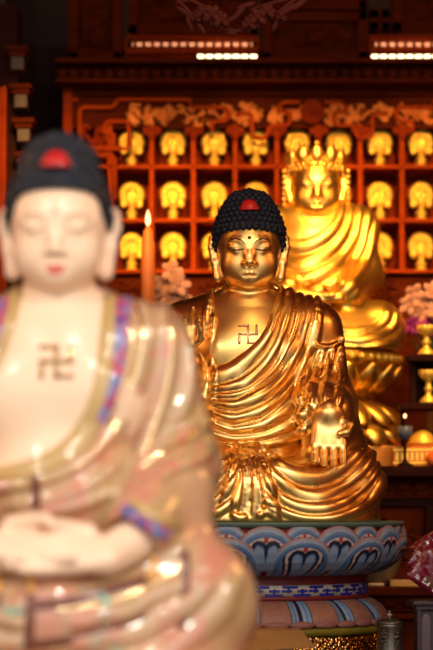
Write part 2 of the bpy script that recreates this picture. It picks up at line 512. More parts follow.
def drawn(F, pts, r, flat=.6, lift=0.0, n=6, dense=6):
    """tube points over the front of a field"""
    D = []
    for i in range(len(pts) - 1):
        for t in range(dense): D.append((pts[i][0] + (pts[i+1][0]-pts[i][0])*t/dense, pts[i][1] + (pts[i+1][1]-pts[i][1])*t/dense))
    D.append(pts[-1]); D = np.array(D)
    for _ in range(3): D[1:-1] = (D[:-2] + 2*D[1:-1] + D[2:]) / 4
    return [(x, F.front_y(x, z) - lift, z) for x, z in D if F.front_y(x, z) is not None]
def ribbon(F, pts, wid, name, m, root, lift=.003, thick=.004):
    """a flat band with thickness laid along a drawn line"""
    D = np.array([p for p in pts], float); T = []
    for i in range(len(D) - 1):
        for t in range(8): T.append(D[i] + (D[i+1]-D[i])*t/8)
    T.append(D[-1]); T = np.array(T)
    for _ in range(6): T[1:-1] = (T[:-2] + 2*T[1:-1] + T[2:]) / 4
    tg = np.gradient(T, axis=0); tg /= np.linalg.norm(tg, axis=1, keepdims=True) + 1e-9
    nr = np.stack([-tg[:,1], tg[:,0]], 1); vs = []; nx = 9; rows = []
    for i in range(len(T)):
        w = wid(i / (len(T)-1)) if callable(wid) else wid
        r = []
        for j in range(nx):
            p = T[i] + nr[i] * w * (j/(nx-1) - .5); y = F.front_y(p[0], p[1])
            r.append((p[0], y, p[1]))
        rows.append(r)
    last = None
    b = MB(); ok = []
    for r in rows:
        if any(q[1] is None for q in r): continue
        ok.append(r)
    for r in ok:
        for j, q in enumerate(r):
            e = abs(j/(nx-1)-.5)*2
            vs.append((q[0], q[1] - lift - thick * (1 - e**6), q[2]))
    for r in ok:
        for q in r: vs.append((q[0], q[1] + .004, q[2]))
    fs = []; M = len(ok) * nx
    for i in range(len(ok) - 1):
        for j in range(nx - 1):
            a = i*nx + j; fs += [(a, a+1, a+nx+1, a+nx), (M+a, M+a+nx, M+a+nx+1, M+a+1)]
        a = i*nx; fs.append((a, a+nx, M+a+nx, M+a)); a = i*nx+nx-1; fs.append((a, M+a, M+a+nx, a+nx))
    b.add(vs, fs)
    return b.build(name, m, root)
def manji(F, cx, cz, a, r, root, m, tilt=.0, lift=.001):
    """the Buddhist sign on the chest: five drawn strokes laid on the skin"""
    b = MB()
    S_ = [[(-a,a),(0,a),(0,-a),(a,-a)], [(-a,-a),(-a,0),(a,0),(a,a)]]
    for st in S_:
        P = []
        for i in range(len(st)-1):
            for t in range(5): P.append((cx + st[i][0]+(st[i+1][0]-st[i][0])*t/5, cz + st[i][1]+(st[i+1][1]-st[i][1])*t/5))
        P.append((cx+st[-1][0], cz+st[-1][1]))
        for i in range(0, len(P)-1, 5):
            seg = P[i:i+6]; q = [(x, F.front_y(x, z) - lift, z) for x, z in seg]
            d = Vector(q[-1]) - Vector(q[0]); d.normalize()
            q[0] = tuple(Vector(q[0]) - d*r); q[-1] = tuple(Vector(q[-1]) + d*r)
            b.tube(q, r, 4)
    return b.build('manji_emblem', m, root)
def face_lines(F, H, root, brow, lid, lips=None, urna=None):
    k = H.s
    def draw(name, pts, r, m):
        for sx in (-1, 1):
            P = drawn(F, [(H.p(sx*x,0,0)[0], H.p(0,0,z)[2]) for x, z in pts], 0)
            if len(P) > 2:
                MB().tube([(p[0], p[1] + r*k*.35, p[2]) for p in P], [r*k*(.35+.65*math.sin(PI*(i+.7)/(len(P)+.4))) for i in range(len(P))], 6).build(name, m, root)
    if brow: draw('eyebrow', [(.014,.818),(.022,.828),(.038,.834),(.055,.832),(.074,.819)], .0026, brow)
    if lid: draw('eyelid_line', [(.014,.805),(.024,.8015),(.038,.7995),(.052,.802),(.064,.809)], .0030, lid)
    if lips:
        b = MB()
        for sx in (-1, 1):
            P = drawn(F, [(H.p(sx*x,0,0)[0], H.p(0,0,z)[2]) for x, z in [(.0,.7305),(.008,.7315),(.022,.7285)]], 0)
            b.tube([(p[0], p[1]+.0025*k, p[2]) for p in P], [.0055*k*(1-.6*i/(len(P)-1)) for i in range(len(P))], 8)
        P = drawn(F, [(H.p(x,0,0)[0], H.p(0,0,.7205)[2]) for x in (-.017,-.008,0,.008,.017)], 0)
        b.tube([(p[0], p[1]+.003*k, p[2]) for p in P], [.006*k*(.5+.5*math.sin(PI*i/(len(P)-1))) for i in range(len(P))], 8)
        b.build('lips', lips, root)
    if urna:
        y = F.front_y(H.p(0,0,0)[0], H.p(0,0,.836)[2]); MB().ell((H.p(0,0,0)[0], y - .001, H.p(0,0,.836)[2]), (.0055*k,.004*k,.0055*k), 12, 8).build('forehead_dot', urna, root)
def jewel(FH, H, root, m, z=.935, w=.0275, hgt=.033):
    """red half disc set into the front of the hair"""
    k = H.s; y = FH.front_y(H.p(0,0,0)[0], H.p(0,0,z+.008)[2])
    b = MB(); vs = []; fs = []; n = 20; rings = 5
    for j in range(rings + 1):
        f = j / rings
        for i in range(n + 1):
            a = PI * i / n; x = w*k*f*math.cos(a); zz = hgt*k*f*math.sin(a) if a else 0
            zz = hgt*k*f*math.sin(a) - .004*k*math.sin(a*1)*0
            vs.append((H.x0 + x, y - .010*k - .012*k*math.sqrt(max(0, 1-f*f)) + .25*(zz) , H.p(0,0,z)[2] + zz))
    M = len(vs)
    vs += [(p[0], y + .03*k, p[2]) for p in vs[-(n+1):]]
    for j in range(rings):
        for i in range(n): a = j*(n+1)+i; fs.append((a, a+1, a+n+2, a+n+1))
    o = rings*(n+1)
    for i in range(n): fs.append((o+i, o+i+1, M+i+1, M+i))
    fs.append(tuple([j*(n+1) for j in range(rings+1)] + [M, M+n] + [j*(n+1)+n for j in range(rings, 0, -1)]))
    return b.add(vs, fs).build('hair_jewel', m, root)
# ------------------------------------------------------------------ metals, paints, woods
GOLD = mat('gold_leaf', (.86,.50,.13), .22, 1.0)
_v = coords(GOLD); _n = noise(GOLD, _v, 14, 4)
_r = ramp(GOLD, [(.3, (.86,.52,.15)), (.7, (.95,.64,.24))]); ln(GOLD, _n.outputs['Fac'], _r.inputs['Fac']); ln(GOLD, _r.outputs['Color'], bsdf(GOLD).inputs['Base Color'])
_n2 = noise(GOLD, _v, 25, 3); _mr = nd(GOLD, 'ShaderNodeMapRange'); _mr.inputs[3].default_value = .24; _mr.inputs[4].default_value = .34
ln(GOLD, _n2.outputs['Fac'], _mr.inputs[0]); ln(GOLD, _mr.outputs[0], bsdf(GOLD).inputs['Roughness'])
GOLD_SKIN = noisy('gold_satin_skin', (.88,.54,.16), (.94,.62,.22), 10, .36, 1.0)
GOLD_WARM = noisy('gold_satin', (.90,.56,.10), (.97,.66,.16), 9, .36, 1.0)
GOLD_BRIGHT = mat('gold_yellow_gilt', (.98,.64,.09), .42, .6)
HAIR = noisy('hair_blue_black', (.003,.005,.013), (.007,.010,.022), 30, .55, spec=.3)
HAIRF = noisy('hair_blue_black_front', (.006,.009,.016), (.014,.018,.028), 30, .38, spec=.4)
RED = mat('red_enamel', (.45,.010,.008), .4, coat=.1)
DARKLINE = mat('dark_brown_line', (.06,.022,.008), .5)
SKIN = mat('porcelain_skin', (.88,.62,.43), .32, coat=.15, sub=.0)
ROSE = mat('rose_lip_paint', (.72,.16,.13), .3)
BROWP = mat('brow_tint', (.52,.33,.2), .5)

QF = 1.0
def build_mid_statue(loc):
    s = S(7.3); L = lambda px, py: ((px - 249) * s, (522 - py) * s)
    LL = lambda *pp: [L(*p) for p in pp]
    zf = lambda z: z
    root = thing('buddha_statue', 'gilded seated buddha statue with beaded black hair, on the blue painted lotus pedestal', 'statue', loc)
    H = Head(.708, 1.0)
    H.hl = -.006
    # body: head, neck, chest and both hands in one skin
    B = Field((-.30,-.40,.14), (.32,.17,.96), .0026 * QF)
    B.u(*torso(zf), k=.05); sculpt_head(B, H)
    for sx in (-1, 1): B.u(P_ell((sx*.085,-.05,.50), (.085,.065,.07)), k=.05)
    # left hand laid palm outward over the knee, right hand raised
    B.u(P_cap((.245,-.12,.36), (.228,-.235,.312), .048, .046), k=.02)
    add_hand(B, wrist=(.226,-.236,.312), d=(0,-.42,-1), n=(0,-1,.42), s=(1,0,0), L=.205, curl=(0,6,12), spread=.004, wf=.92, fl_=.66,
             thumb=[(.29,.42,.06),(.25,.66,.11),(.15,.74,.14)])
    B.u(P_cap((-.24,-.13,.42), (-.190,-.205,.51), .036, .027), k=.02)
    add_hand(B, wrist=(-.188,-.205,.50), d=(.04,-.08,1), n=(.2,-1,0), s=(1,.1,0), L=.130, curl=[(25,60,50),(18,25,20),(40,60,40),(50,70,45)],
             thumb=[(.30,.45,.18),(.28,.85,.26),(.22,1.12,.30)])
    floor_cut(B, .16)
    V, Q = surf(B, 4); mesh_np('body', V, Q, GOLD_SKIN, root)
    # robe
    R = Field((-.43,-.44,-.012), (.43,.26,.74), .0030 * QF)
    R.u(*torso(zf, .010), k=.05)
    R.u(P_cap((.195,.035,.570), (.238,.0,.36), .088, .070), P_cap((.238,0,.37), (.238,-.20,.315), .074, .062), k=.03)
    R.u(P_cap((.222,-.15,.33), (.222,-.175,.20), .078, .07), k=.04)
    R.u(P_cap((.262,-.03,.33), (.292,-.11,.20), .055, .06), k=.05)
    lap(R)
    floor_cut(R, 0)
    # cuff openings
    cm = [(.224 + .070*math.cos(a), -.232 + .035*math.sin(a), .276 + .072*math.sin(a)) for a in np.linspace(-.2, PI+.2, 18)]
    R.u(*P_chain([(p[0], p[1] + .03*(1-math.sin(PI*i/17)), p[2]) for i, p in enumerate(cm)], [.010*(.3+.7*math.sin(PI*i/17)) for i in range(18)]), k=.018)
    neck = LL((212,262),(213,290),(215,316),(214,371),(227,367),(240,358.5),(252,349),(262,336),(269,321),(275,306),(279,290),(282,262))
    R.cut(P_poly(neck, -.5, .035), k=.004)
    # drawn folds
    R.cut(P_poly(neck, -.5, .035), k=.004)
    ridges(R, [LL((221,288),(214.5,316),(212.5,340),(212.5,370),(212.5,400),(211,450))], .0085, .012)
    ridges(R, [LL((212,290),(206,316),(206,335),(207,362),(205,400))], .007, .012)
    R.u(P_cap((-.195,.035,.567), (-.25,.0,.38), .086, .075), P_cap((-.25,0,.38), (-.185,-.17,.455), .074, .056), k=.03)
    R.u(P_cap((-.21,-.10,.42), (-.24,-.13,.20), .06, .055), k=.04)
    ridges(R, [LL((215,370),(227,366.5),(240,358),(252,348.5),(262.5,335),(270,320),(276,305),(281,288))], .0045, .004)
    ridges(R, [LL((319,300),(317.5,325),(314,346),(304,367),(297,384),(299,405),(302,425))], .009, .012)
    ridges(R, [LL((314,347),(326,350),(338,345),(344,339))], .0065, .004, .1)
    ridges(R, [LL((322,352),(316,375),(309,395),(312,414)), LL((332,352),(328,372),(321,395),(321,412)), LL((341,350),(340,375),(335,400),(331,414))], .0095, .012)
    # knot and fan of pleats in the middle of the lap
    ridges(R, [LL((226,451),(238,453),(249,455),(262,452))], .011, .012)
    fan = [[(240,447),(239,455),(243,468),(244,485),(240,503),(233,516)], [(248,447),(248,456),(250.5,475),(252,497),(249,517)], [(252,447),(253,457),(256.5,480),(257.5,500),(257,517)],
           [(256,458),(263,480),(266,497),(272,516)], [(233,457),(234,475),(226,500),(214,517)], [(228,456),(222,474),(212,494),(196,512)]]
    ridges(R, [LL(*f) for f in fan], .0125, .010, .35)
    grooves(R, [LL((239,459),(244,475),(242.5,498),(238,516)), LL((254.5,460),(261,484),(263,514)), LL((248.5,462),(248,516)), LL((230,463),(225,490),(211,517))], .006, .008)
    ridges(R, [LL((233,515),(238,519),(244,517)), LL((257,516),(264,511),(270,514),(276,519))], .009, .006, .1)
    fam_t = Folds(L(215,290), [LL((215,369),(227,366),(240,358),(252,349),(263,335),(270,320),(276,305),(280,290)),
        LL((215,388),(239,381),(258,364),(270,347),(278,325),(284,300),(285,287)),
        LL((215,396),(246,392),(270,371),(283,345),(292,318),(296,292)),
        LL((214,402),(236,402),(257,391),(275,376),(290,353),(300,325),(305,297)),
        LL((214,411),(236,415),(266,404),(282,390),(297,365),(308,335),(314,303)),
        LL((213,420),(232,428),(259,422),(282,404),(303,375),(316,340),(321,310)),
        LL((212,430),(232,437),(264,434),(290,420),(310,397),(322,372)),
        LL((212,441),(236,446),(266,442),(292,433),(313,415)),
        LL((212,450),(236,453),(266,451),(296,444),(320,425))], .0145, .7, .9)
    right = [LL((270,453),(285,463.7),(305,466),(323,463.7),(345,452)),
        LL((262,456),(280,477.6),(295,486.5),(310.5,489),(331,483),(348.6,471),(362,455)),
        LL((258,460),(270,482),(280,494),(295,501),(315.6,503),(336,496.7),(356,484),(372,463)),
        LL((257,470),(268,496),(280,507),(300,514),(323,514),(346,506),(366,488.5),(379,467)),
        LL((262,508),(285,519),(310.5,523),(341,520),(364,511),(380,497))]
    fam_r = Folds(L(318,436), right, .0155, .7, .9)
    fam_l = Folds(L(180,436), [[(-x, z) for x, z in l] for l in right], .0155, .7, .9)
    def disp(V, N):
        x, y, z = V[:,0], V[:,1], V[:,2]; fr = sstep(.09, .0, y) * sstep(.25, -.15, N[:,1])
        top = sstep(.205, .225, z) * sstep(-.112, -.100, x) * sstep(.19 - .0, .165, x - .22*np.maximum(z-.5, 0))
        d = fam_t(x, z) * top * np.where(z > .6, 1, sstep(.12, -.02, y))
        lw = sstep(.222, .195, z) * fr
        d += fam_r(x, z) * lw * (x > .0) * sstep(.02,.045,x) + fam_l(x, z) * lw * (x < 0) * sstep(-.02,-.045,x)
        return d
    V, Q = surf(R, 2, disp); V[:,2] = np.maximum(V[:,2], 0.0)
    mesh_np('robe', V, Q, GOLD, root)
    FH, hair = build_hair(H, root, HAIR, .004, .0102, .0182)
    jewel(FH, H, root, RED, z=.920)
    face_lines(B, H, root, DARKLINE, DARKLINE, None, mat('brown_dot', (.16,.06,.02), .25, .6))
    cx, cz = L(247.5, 338); manji(B, cx, cz, .0255, .0034, root, mat('rose_gold_trim', (.80,.45,.28), .3, 1.0))
    # clasp stud at the shoulder
    x, z = L(341, 341); y = R.front_y(x, z)
    if y: MB().ell((x, y-.004, z), (.011,.010,.014), 12, 8).build('clasp', GOLD, root)
    return root

def robe_paint():
    m = mat('painted_glazed_robe', (.7,.5,.4), .20, coat=1.0); bsdf(m).inputs['Coat IOR'].default_value = 1.6
    v = coords(m, (1,1,.55))
    n1 = noise(m, v, 9, 4, .6); r1 = ramp(m, [(.30, (.45,.29,.12)), (.48, (.53,.32,.17)), (.62, (.57,.22,.14)), (.75, (.43,.30,.14))]); ln(m, n1.outputs['Fac'], r1.inputs['Fac'])
    n2 = noise(m, v, 16, 2); r2 = ramp(m, [(.64, (0,0,0)), (.72, (.6,.6,.6))]); ln(m, n2.outputs['Fac'], r2.inputs['Fac'])
    c = mixc(m, r2.outputs['Color'], r1.outputs['Color'], (.34,.38,.26))
    n3 = noise(m, v, 13, 2, 1.5); r3 = ramp(m, [(.58, (0,0,0)), (.68, (.75,.75,.75))]); ln(m, n3.outputs['Fac'], r3.inputs['Fac'])
    c = mixc(m, r3.outputs['Color'], c, (.60,.20,.15))
    ln(m, c, bsdf(m).inputs['Base Color']); 
    n4 = noise(m, v, 40, 3); bump(m, n4.outputs['Fac'], .0015)
    return m
def trim_paint():
    m = mat('purple_brocade_trim', (.3,.2,.4), .3, coat=.5); v = coords(m)
    vo = nd(m, 'ShaderNodeTexVoronoi'); vo.inputs['Scale'].default_value = 70; ln(m, v, vo.inputs['Vector'])
    n = noise(m, v, 36, 2); r = ramp(m, [(.33, (.04,.04,.20)), (.43, (.12,.22,.45)), (.50, (.28,.17,.34)), (.57, (.60,.04,.06)), (.66, (.07,.06,.26))]); ln(m, n.outputs['Fac'], r.inputs['Fac'])
    r2 = ramp(m, [(.0, (.8,.8,.8)), (.14, (0,0,0))]); ln(m, vo.outputs['Distance'], r2.inputs['Fac'])
    ln(m, mixc(m, r2.outputs['Color'], r.outputs['Color'], (.60,.32,.40)), bsdf(m).inputs['Base Color']); return m
def build_front_statue(loc):
    s = S(5.07); L = lambda px, py: ((px - 59) * s, (670 - py) * s)
    LL = lambda *pp: [L(*p) for p in pp]
    zf = lambda z: z if z < .2 else .2 + (z - .2) * 1.215
    root = thing('buddha_statue', 'pale porcelain buddha statue with black hair and painted robe, out of focus and nearest', 'statue', loc)
    ROBE = robe_paint(); TRIM = trim_paint(); TAN = noisy('tan_gilt_collar', (.47,.30,.11), (.54,.36,.15), 12, .22, coat=.5)
    BROWN = mat('brown_patch_line', (.17,.05,.028), .3, coat=.4); ORANGE = mat('orange_gilt_patch', (.72,.36,.10), .25, coat=.4)
    GREEN = mat('jade_green_motif', (.22,.42,.33), .3, coat=.4)
    H = Head(L(0, 283)[1], 1.04); H.hl = .016; H.us = .016
    B = Field((-.30,-.42,.14), (.30,.18,1.10), .0034 * QF)
    B.u(*torso(zf), k=.05); sculpt_head(B, H, .58)
    for sx in (-1, 1): B.u(P_ell((sx*.085,-.055,.56), (.09,.07,.09)), k=.05)
    # both hands laid in the lap, one in the other
    for sx in (-1, 1):
        B.u(P_cap((sx*.235,-.16,.315), (sx*.115,-.30,.243), .05, .040), k=.02)
    add_hand(B, wrist=(.125,-.30,.240), d=(-1,-.12,-.12), n=(0,-.35,1), s=(0,1,.15), L=.20, curl=(3,5,5), wf=1.05, thumb=[(.22,.5,.26),(.16,.95,.36),(.10,1.22,.42)])
    add_hand(B, wrist=(-.125,-.295,.258), d=(1,-.12,-.10), n=(0,-.35,1), s=(0,1,.15), L=.20, curl=(3,5,5), wf=1.05, thumb=[(.22,.5,.24),(.16,.95,.32),(.10,1.22,.36)])
    B.u(P_ell((0,-.285,.250), (.130,.062,.044)), k=.015)
    floor_cut(B, .16)
    V, Q = surf(B, 2); mesh_np('body', V, Q, SKIN, root)
    R = Field((-.44,-.46,-.012), (.44,.26,.88), .0042 * QF)
    R.u(*torso(zf, .012), k=.05)
    for sx in (-1, 1):
        R.u(P_cap((sx*.185,.035,.672), (sx*.248,.0,.42), .092, .085), P_cap((sx*.25,0,.42), (sx*.18,-.22,.30), .088, .070), k=.03)
        R.u(P_cap((sx*.24,-.08,.36), (sx*.25,-.16,.22), .085, .07), k=.04)
    lap(R, .985, 1.28)
    floor_cut(R, 0)
    for sx in (-1, 1): R.cut(P_cap((sx*.165,-.24,.275), (sx*.05,-.38,.23), .050, .056), k=.006)
    U = LL((108,268),(108,300),(107,345),(104,385),(95,412),(80,436),(60,452),(32,463),(0,468),(-28,465),(-40,440),(-28,410),(-8,380),(8,345),(16,310),(20,268))
    R.cut(P_poly(U, -.5, .035), k=.005)
    arm = [[(140,296),(150,330),(140,380),(118,440)], [(165,306),(172,350),(165,400),(140,462)], [(185,340),(190,385),(180,420)],
           [(205,420),(190,440),(165,450),(140,470)], [(210,450),(195,462),(170,470),(150,490)], [(128,300),(132,340),(124,390),(104,430)]]
    ridges(R, [LL(*a) for a in arm], .013, .015)
    ridges(R, [[(-x, z) for x, z in LL(*a)] for a in arm], .013, .015)
    ridges(R, [LL((118,430),(95,458),(60,478),(20,486),(-20,488)), LL((130,455),(95,486),(60,500),(10,505)), LL((120,490),(80,508),(30,515))], .010, .014)
    fam_r = Folds(L(110,560), [LL((30,596),(60,600),(110,596),(150,580),(190,556)), LL((20,612),(60,620),(110,618),(160,600),(205,566)), LL((20,632),(70,644),(120,642),(175,622),(220,582)), LL((20,650),(80,664),(130,664),(190,646),(235,610))], .012)
    fam_l = Folds((-L(110,560)[0], L(110,560)[1]), [[(-x, z) for x, z in zip(l[1]*np.sin(l[0]) + L(110,560)[0], L(110,560)[1] - l[1]*np.cos(l[0]))] for l in fam_r.l], .012)
    def disp(V, N):
        x, y, z = V[:,0], V[:,1], V[:,2]; fr = sstep(.05, -.1, y) * sstep(.25, -.15, N[:,1]) * sstep(.21, .18, z)
        return fr * (fam_r(x, z) * sstep(.03,.06,x) + fam_l(x, z) * sstep(-.03,-.06,x))
    V, Q = surf(R, 2, disp); V[:,2] = np.maximum(V[:,2], 0.0)
    mesh_np('robe', V, Q, ROBE, root)
    RB = Fronts(R, B)
    ribbon(RB, LL((109,280),(112,300),(111,345),(108,388),(99,416),(83,442),(62,459),(33,470),(0,475),(-26,472)), lambda t: .026 + .020*math.sin(PI*min(1,t*1.1)), 'collar_band', TAN, root)
    ribbon(RB, [(-x, z) for x, z in LL((99,280),(103,310),(110,345),(124,380),(142,412))], .026, 'collar_band', TAN, root)
    ribbon(RB, LL((121,281),(123,300),(122,340),(118,378),(110,408),(101,424)), lambda t: .040 - .014*t, 'brocade_trim', TRIM, root)
    ribbon(RB, [(-x, z) for x, z in LL((110,281),(114,310),(121,345),(134,378))], lambda t: .040 - .010*t, 'brocade_trim', TRIM, root)
    # cuffs
    for sx in (-1, 1):
        P = [(sx*(x), z) for x, z in LL((127,506),(140,518),(155,527),(172,534))]
        ribbon(RB, P, .026, 'cuff_trim', TRIM, root)
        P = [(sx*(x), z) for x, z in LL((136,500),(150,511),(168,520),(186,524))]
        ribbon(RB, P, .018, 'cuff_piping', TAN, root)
    # metal ribbons along the folds, imitating streaks of highlight on the glaze
    STREAK = mat('streak_highlight_metal', (.95,.70,.38), .16, 1.0)
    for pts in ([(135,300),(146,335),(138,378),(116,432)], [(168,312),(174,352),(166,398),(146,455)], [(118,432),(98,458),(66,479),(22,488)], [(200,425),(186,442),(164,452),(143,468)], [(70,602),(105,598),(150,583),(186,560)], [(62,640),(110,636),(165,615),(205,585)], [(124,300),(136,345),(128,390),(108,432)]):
        ribbon(R, LL(*pts), .007, 'highlight_streak', STREAK, root, .002, .003)
    # patchwork lines over the skirt
    for pts in ([(45,597),(80,594),(120,583),(150,574)], [(45,634),(80,630),(110,622),(150,607)], [(44,580),(44,600),(42,640)], [(12,580),(10,600),(4,640)], [(-24,634),(-60,628)], [(-22,597),(-60,592),(-90,584)], [(186,548),(188,575),(186,605)], [(187,605),(180,635),(172,660)], [(42,478),(43,498),(42,508)]):
        ribbon(RB, LL(*pts), .019, 'patch_line', BROWN, root, .004)
    for pts in ([(44,572),(44,586)], [(12,570),(12,586)], [(158,552),(155,575)]):
        ribbon(RB, LL(*pts), .016, 'gilt_patch', ORANGE, root, .006)
    for pts in ([(18,600),(26,606),(36,601)], [(18,632),(26,638),(36,633)], [(108,586),(113,593),(117,603)], [(150,592),(160,590),(168,583)]):
        ribbon(RB, LL(*pts), .012, 'green_motif', GREEN, root, .005)
    FH, hair = build_hair(H, root, HAIRF, .005, .0075, .0155)
    jewel(FH, H, root, RED, z=.928, w=.029, hgt=.034)
    face_lines(B, H, root, BROWP, BROWP, ROSE, mat('skin_dot', (.80,.52,.36), .25))
    cx, cz = L(60, 365); manji(B, cx, cz, .030, .0052, root, mat('gilt_sign', (.55,.34,.16), .15, .9))
    return root

def build_back_statue(loc):
    k = .80; s = S(8.5) / k; L = lambda px, py: ((px - 316) * s, (352 - py) * s); LL = lambda *pp: [L(*p) for p in pp]
    root = thing('crowned_buddha_statue', 'golden crowned buddha statue in draped robe seated on the golden lotus throne', 'statue', loc)
    root.scale = (k, k, k)
    H = Head(L(0, 213)[1], 1.14)
    zf = lambda z: z * .94
    B = Field((-.32,-.40,.12), (.32,.20,1.0), .0042 * QF)
    B.u(*torso(zf), k=.05); sculpt_head(B, H, .60)
    add_hand(B, wrist=(.10,-.28,.215), d=(-1,-.1,-.1), n=(0,-.35,1), s=(0,1,.15), L=.19, curl=(3,5,5))
    add_hand(B, wrist=(-.10,-.275,.235), d=(1,-.1,-.1), n=(0,-.35,1), s=(0,1,.15), L=.19, curl=(3,5,5))
    floor_cut(B, .13); V, Q = surf(B, 2); mesh_np('body', V, Q, GOLD_WARM, root)
    R = Field((-.44,-.44,-.012), (.44,.26,.74), .0048 * QF)
    R.u(*torso(zf, .012), k=.05)
    for sx in (-1, 1):
        R.u(P_cap((sx*.175,.035,.545), (sx*.215,.0,.33), .086, .078), P_cap((sx*.215,0,.33), (sx*.13,-.22,.235), .080, .062), k=.03)
    lap(R, .94, .95); floor_cut(R, 0)
    R.cut(P_poly(LL((294,195),(297,212),(303,224),(314,230),(324,224),(331,212),(334,195)), -.5, .035), k=.005)
    fam = Folds(L(295,205), [LL((280,238),(300,242),(322,232),(338,208)), LL((276,252),(300,258),(328,246),(346,212)), LL((274,268),(300,276),(332,260),(354,216)), LL((274,284),(302,294),(338,274),(362,224)), LL((274,300),(304,310),(345,285),(368,235)), LL((274,314),(306,324),(350,296),(374,250))], .016, .8)
    right = [LL((318,322),(335,330),(355,330),(378,320)), LL((318,330),(340,340),(365,338),(388,325)), LL((318,340),(345,349),(372,346),(396,330)), LL((322,350),(350,357),(380,354),(402,340))]
    fr_ = Folds(L(352,312), right, .013); fl_ = Folds((-L(352,312)[0], L(352,312)[1]), [[(-x, z) for x, z in l] for l in right], .013)
    def disp(V, N):
        x, y, z = V[:,0], V[:,1], V[:,2]; f = sstep(.08, -.02, y)
        return fam(x, z) * sstep(.17, .2, z) * f + (fr_(x, z) * (x > 0) + fl_(x, z) * (x < 0)) * sstep(.18, .15, z) * f
    V, Q = surf(R, 2, disp); V[:,2] = np.maximum(V[:,2], 0.0); mesh_np('robe', V, Q, GOLD_WARM, root)
    # crown: band of beads, leaves and drops
    cr = MB(); kk = H.s
    zb = H.p(0,0,.868)[2]
    for j, (dz, rr, n) in enumerate(((0,.0075,30), (.014,.009,26), (.030,.0075,30))):
        for i in range(n):
            a = 2*PI*i/n; cr.ell((.107*kk*math.sin(a), .02*kk - .122*kk*math.cos(a), zb + dz*kk), (rr*kk,)*3, 8, 6)
    cr.lathe([(.100*kk, zb - .006), (.104*kk, zb + .035*kk), (.09*kk, zb + .06*kk), (.0, zb + .085*kk)], 32, (0,.02*kk,0), sy=1.12)
    for i in range(11):
        a = 2*PI*i/11; h = (.055 if i in (0,1,10) else .045) * kk
        c = Vector((.104*kk*math.sin(a), .02*kk - .118*kk*math.cos(a), zb + .035*kk))
        cr.ell(c + Vector((0,0,h*.35)), (.024*kk,.016*kk,h*.62), 10, 8, Matrix.Rotation(a, 3, 'Z'))
        cr.ell(c + Vector((0,0,h*1.05)), (.011*kk,)*3, 8, 6)
    cr.build('crown', GOLD_WARM, root)
    for sx in (-1, 1):
        b = MB()
        for i in range(7): b.ell(H.p(sx*.122,-.01,.865 - i*.021), (.0095*kk,)*3, 8, 6)
        b.build('crown_drop', GOLD_WARM, root)
    face_lines(B, H, root, DARKLINE, DARKLINE)
    return root
# ------------------------------------------------------------------ the hall
WOOD = noisy('carved_red_wood', (.15,.018,.004), (.23,.030,.006), 6, .75, stretch=(1,1,4), bmp=.001, spec=.0)
WOODD = noisy('dark_stained_wood', (.014,.0035,.002), (.026,.006,.003), 6, .6, stretch=(1,1,4), bmp=.001, spec=.04)
WOODM = noisy('brown_altar_wood', (.048,.008,.0025), (.085,.014,.004), 6, .7, stretch=(1,1,4), bmp=.001, spec=.0)
ORANGEW = noisy('orange_lacquered_wood', (.24,.030,.004), (.33,.048,.006), 7, .75, stretch=(1,1,4), spec=.0)
GILT = noisy('rubbed_gilt_relief', (.46,.12,.016), (.62,.20,.03), 10, .45, .3)
PLASTER = noisy('dark_plaster', (.035,.018,.011), (.05,.026,.015), 3, .8)
TILE = noisy('floor_stone', (.10,.07,.05), (.15,.10,.07), 2, .35)
def struct(b, name, m, loc=None): return tag(b.build(name, m, None, loc), kind='structure')

HW, Y0, Y1, HZ = 3.4, 3.2, 9.9, 4.6
PAVE = noisy('courtyard_stone', (.34,.31,.27), (.44,.40,.35), 2, .6)
REDWALL = noisy('red_lacquer_wall', (.20,.045,.018), (.26,.065,.025), 3, .5)
YC, YH = (Y0+Y1)/2, (Y1-Y0)/2
struct(MB().box((0,YC,-.05), (HW+.2,YH+.2,.05)), 'floor', TILE)
struct(MB().box((0,-2.9,-.07), (9,5.8,.05)), 'ground', PAVE)
struct(MB().box((0,YC,HZ+.05), (HW+.2,YH+.2,.05)), 'ceiling', ORANGEW)
struct(MB().box((0,Y1+.05,HZ/2), (HW+.2,.05,HZ/2)), 'wall_back', PLASTER)
struct(MB().box((-HW-.05,YC,HZ/2), (.05,YH,HZ/2)), 'wall_left', REDWALL)
struct(MB().box((HW+.05,YC,HZ/2), (.05,YH,HZ/2)), 'wall_right', REDWALL)
fw = MB()                                                  # the hall stands open to the courtyard
DW, DH = 2.9, 3.7
fw.box((-(HW+DW)/2,Y0-.05,HZ/2), ((HW-DW)/2,.05,HZ/2)).box(((HW+DW)/2,Y0-.05,HZ/2), ((HW-DW)/2,.05,HZ/2)).box((0,Y0-.05,(HZ+DH)/2), (DW,.05,(HZ-DH)/2))
struct(fw, 'wall_front', REDWALL)

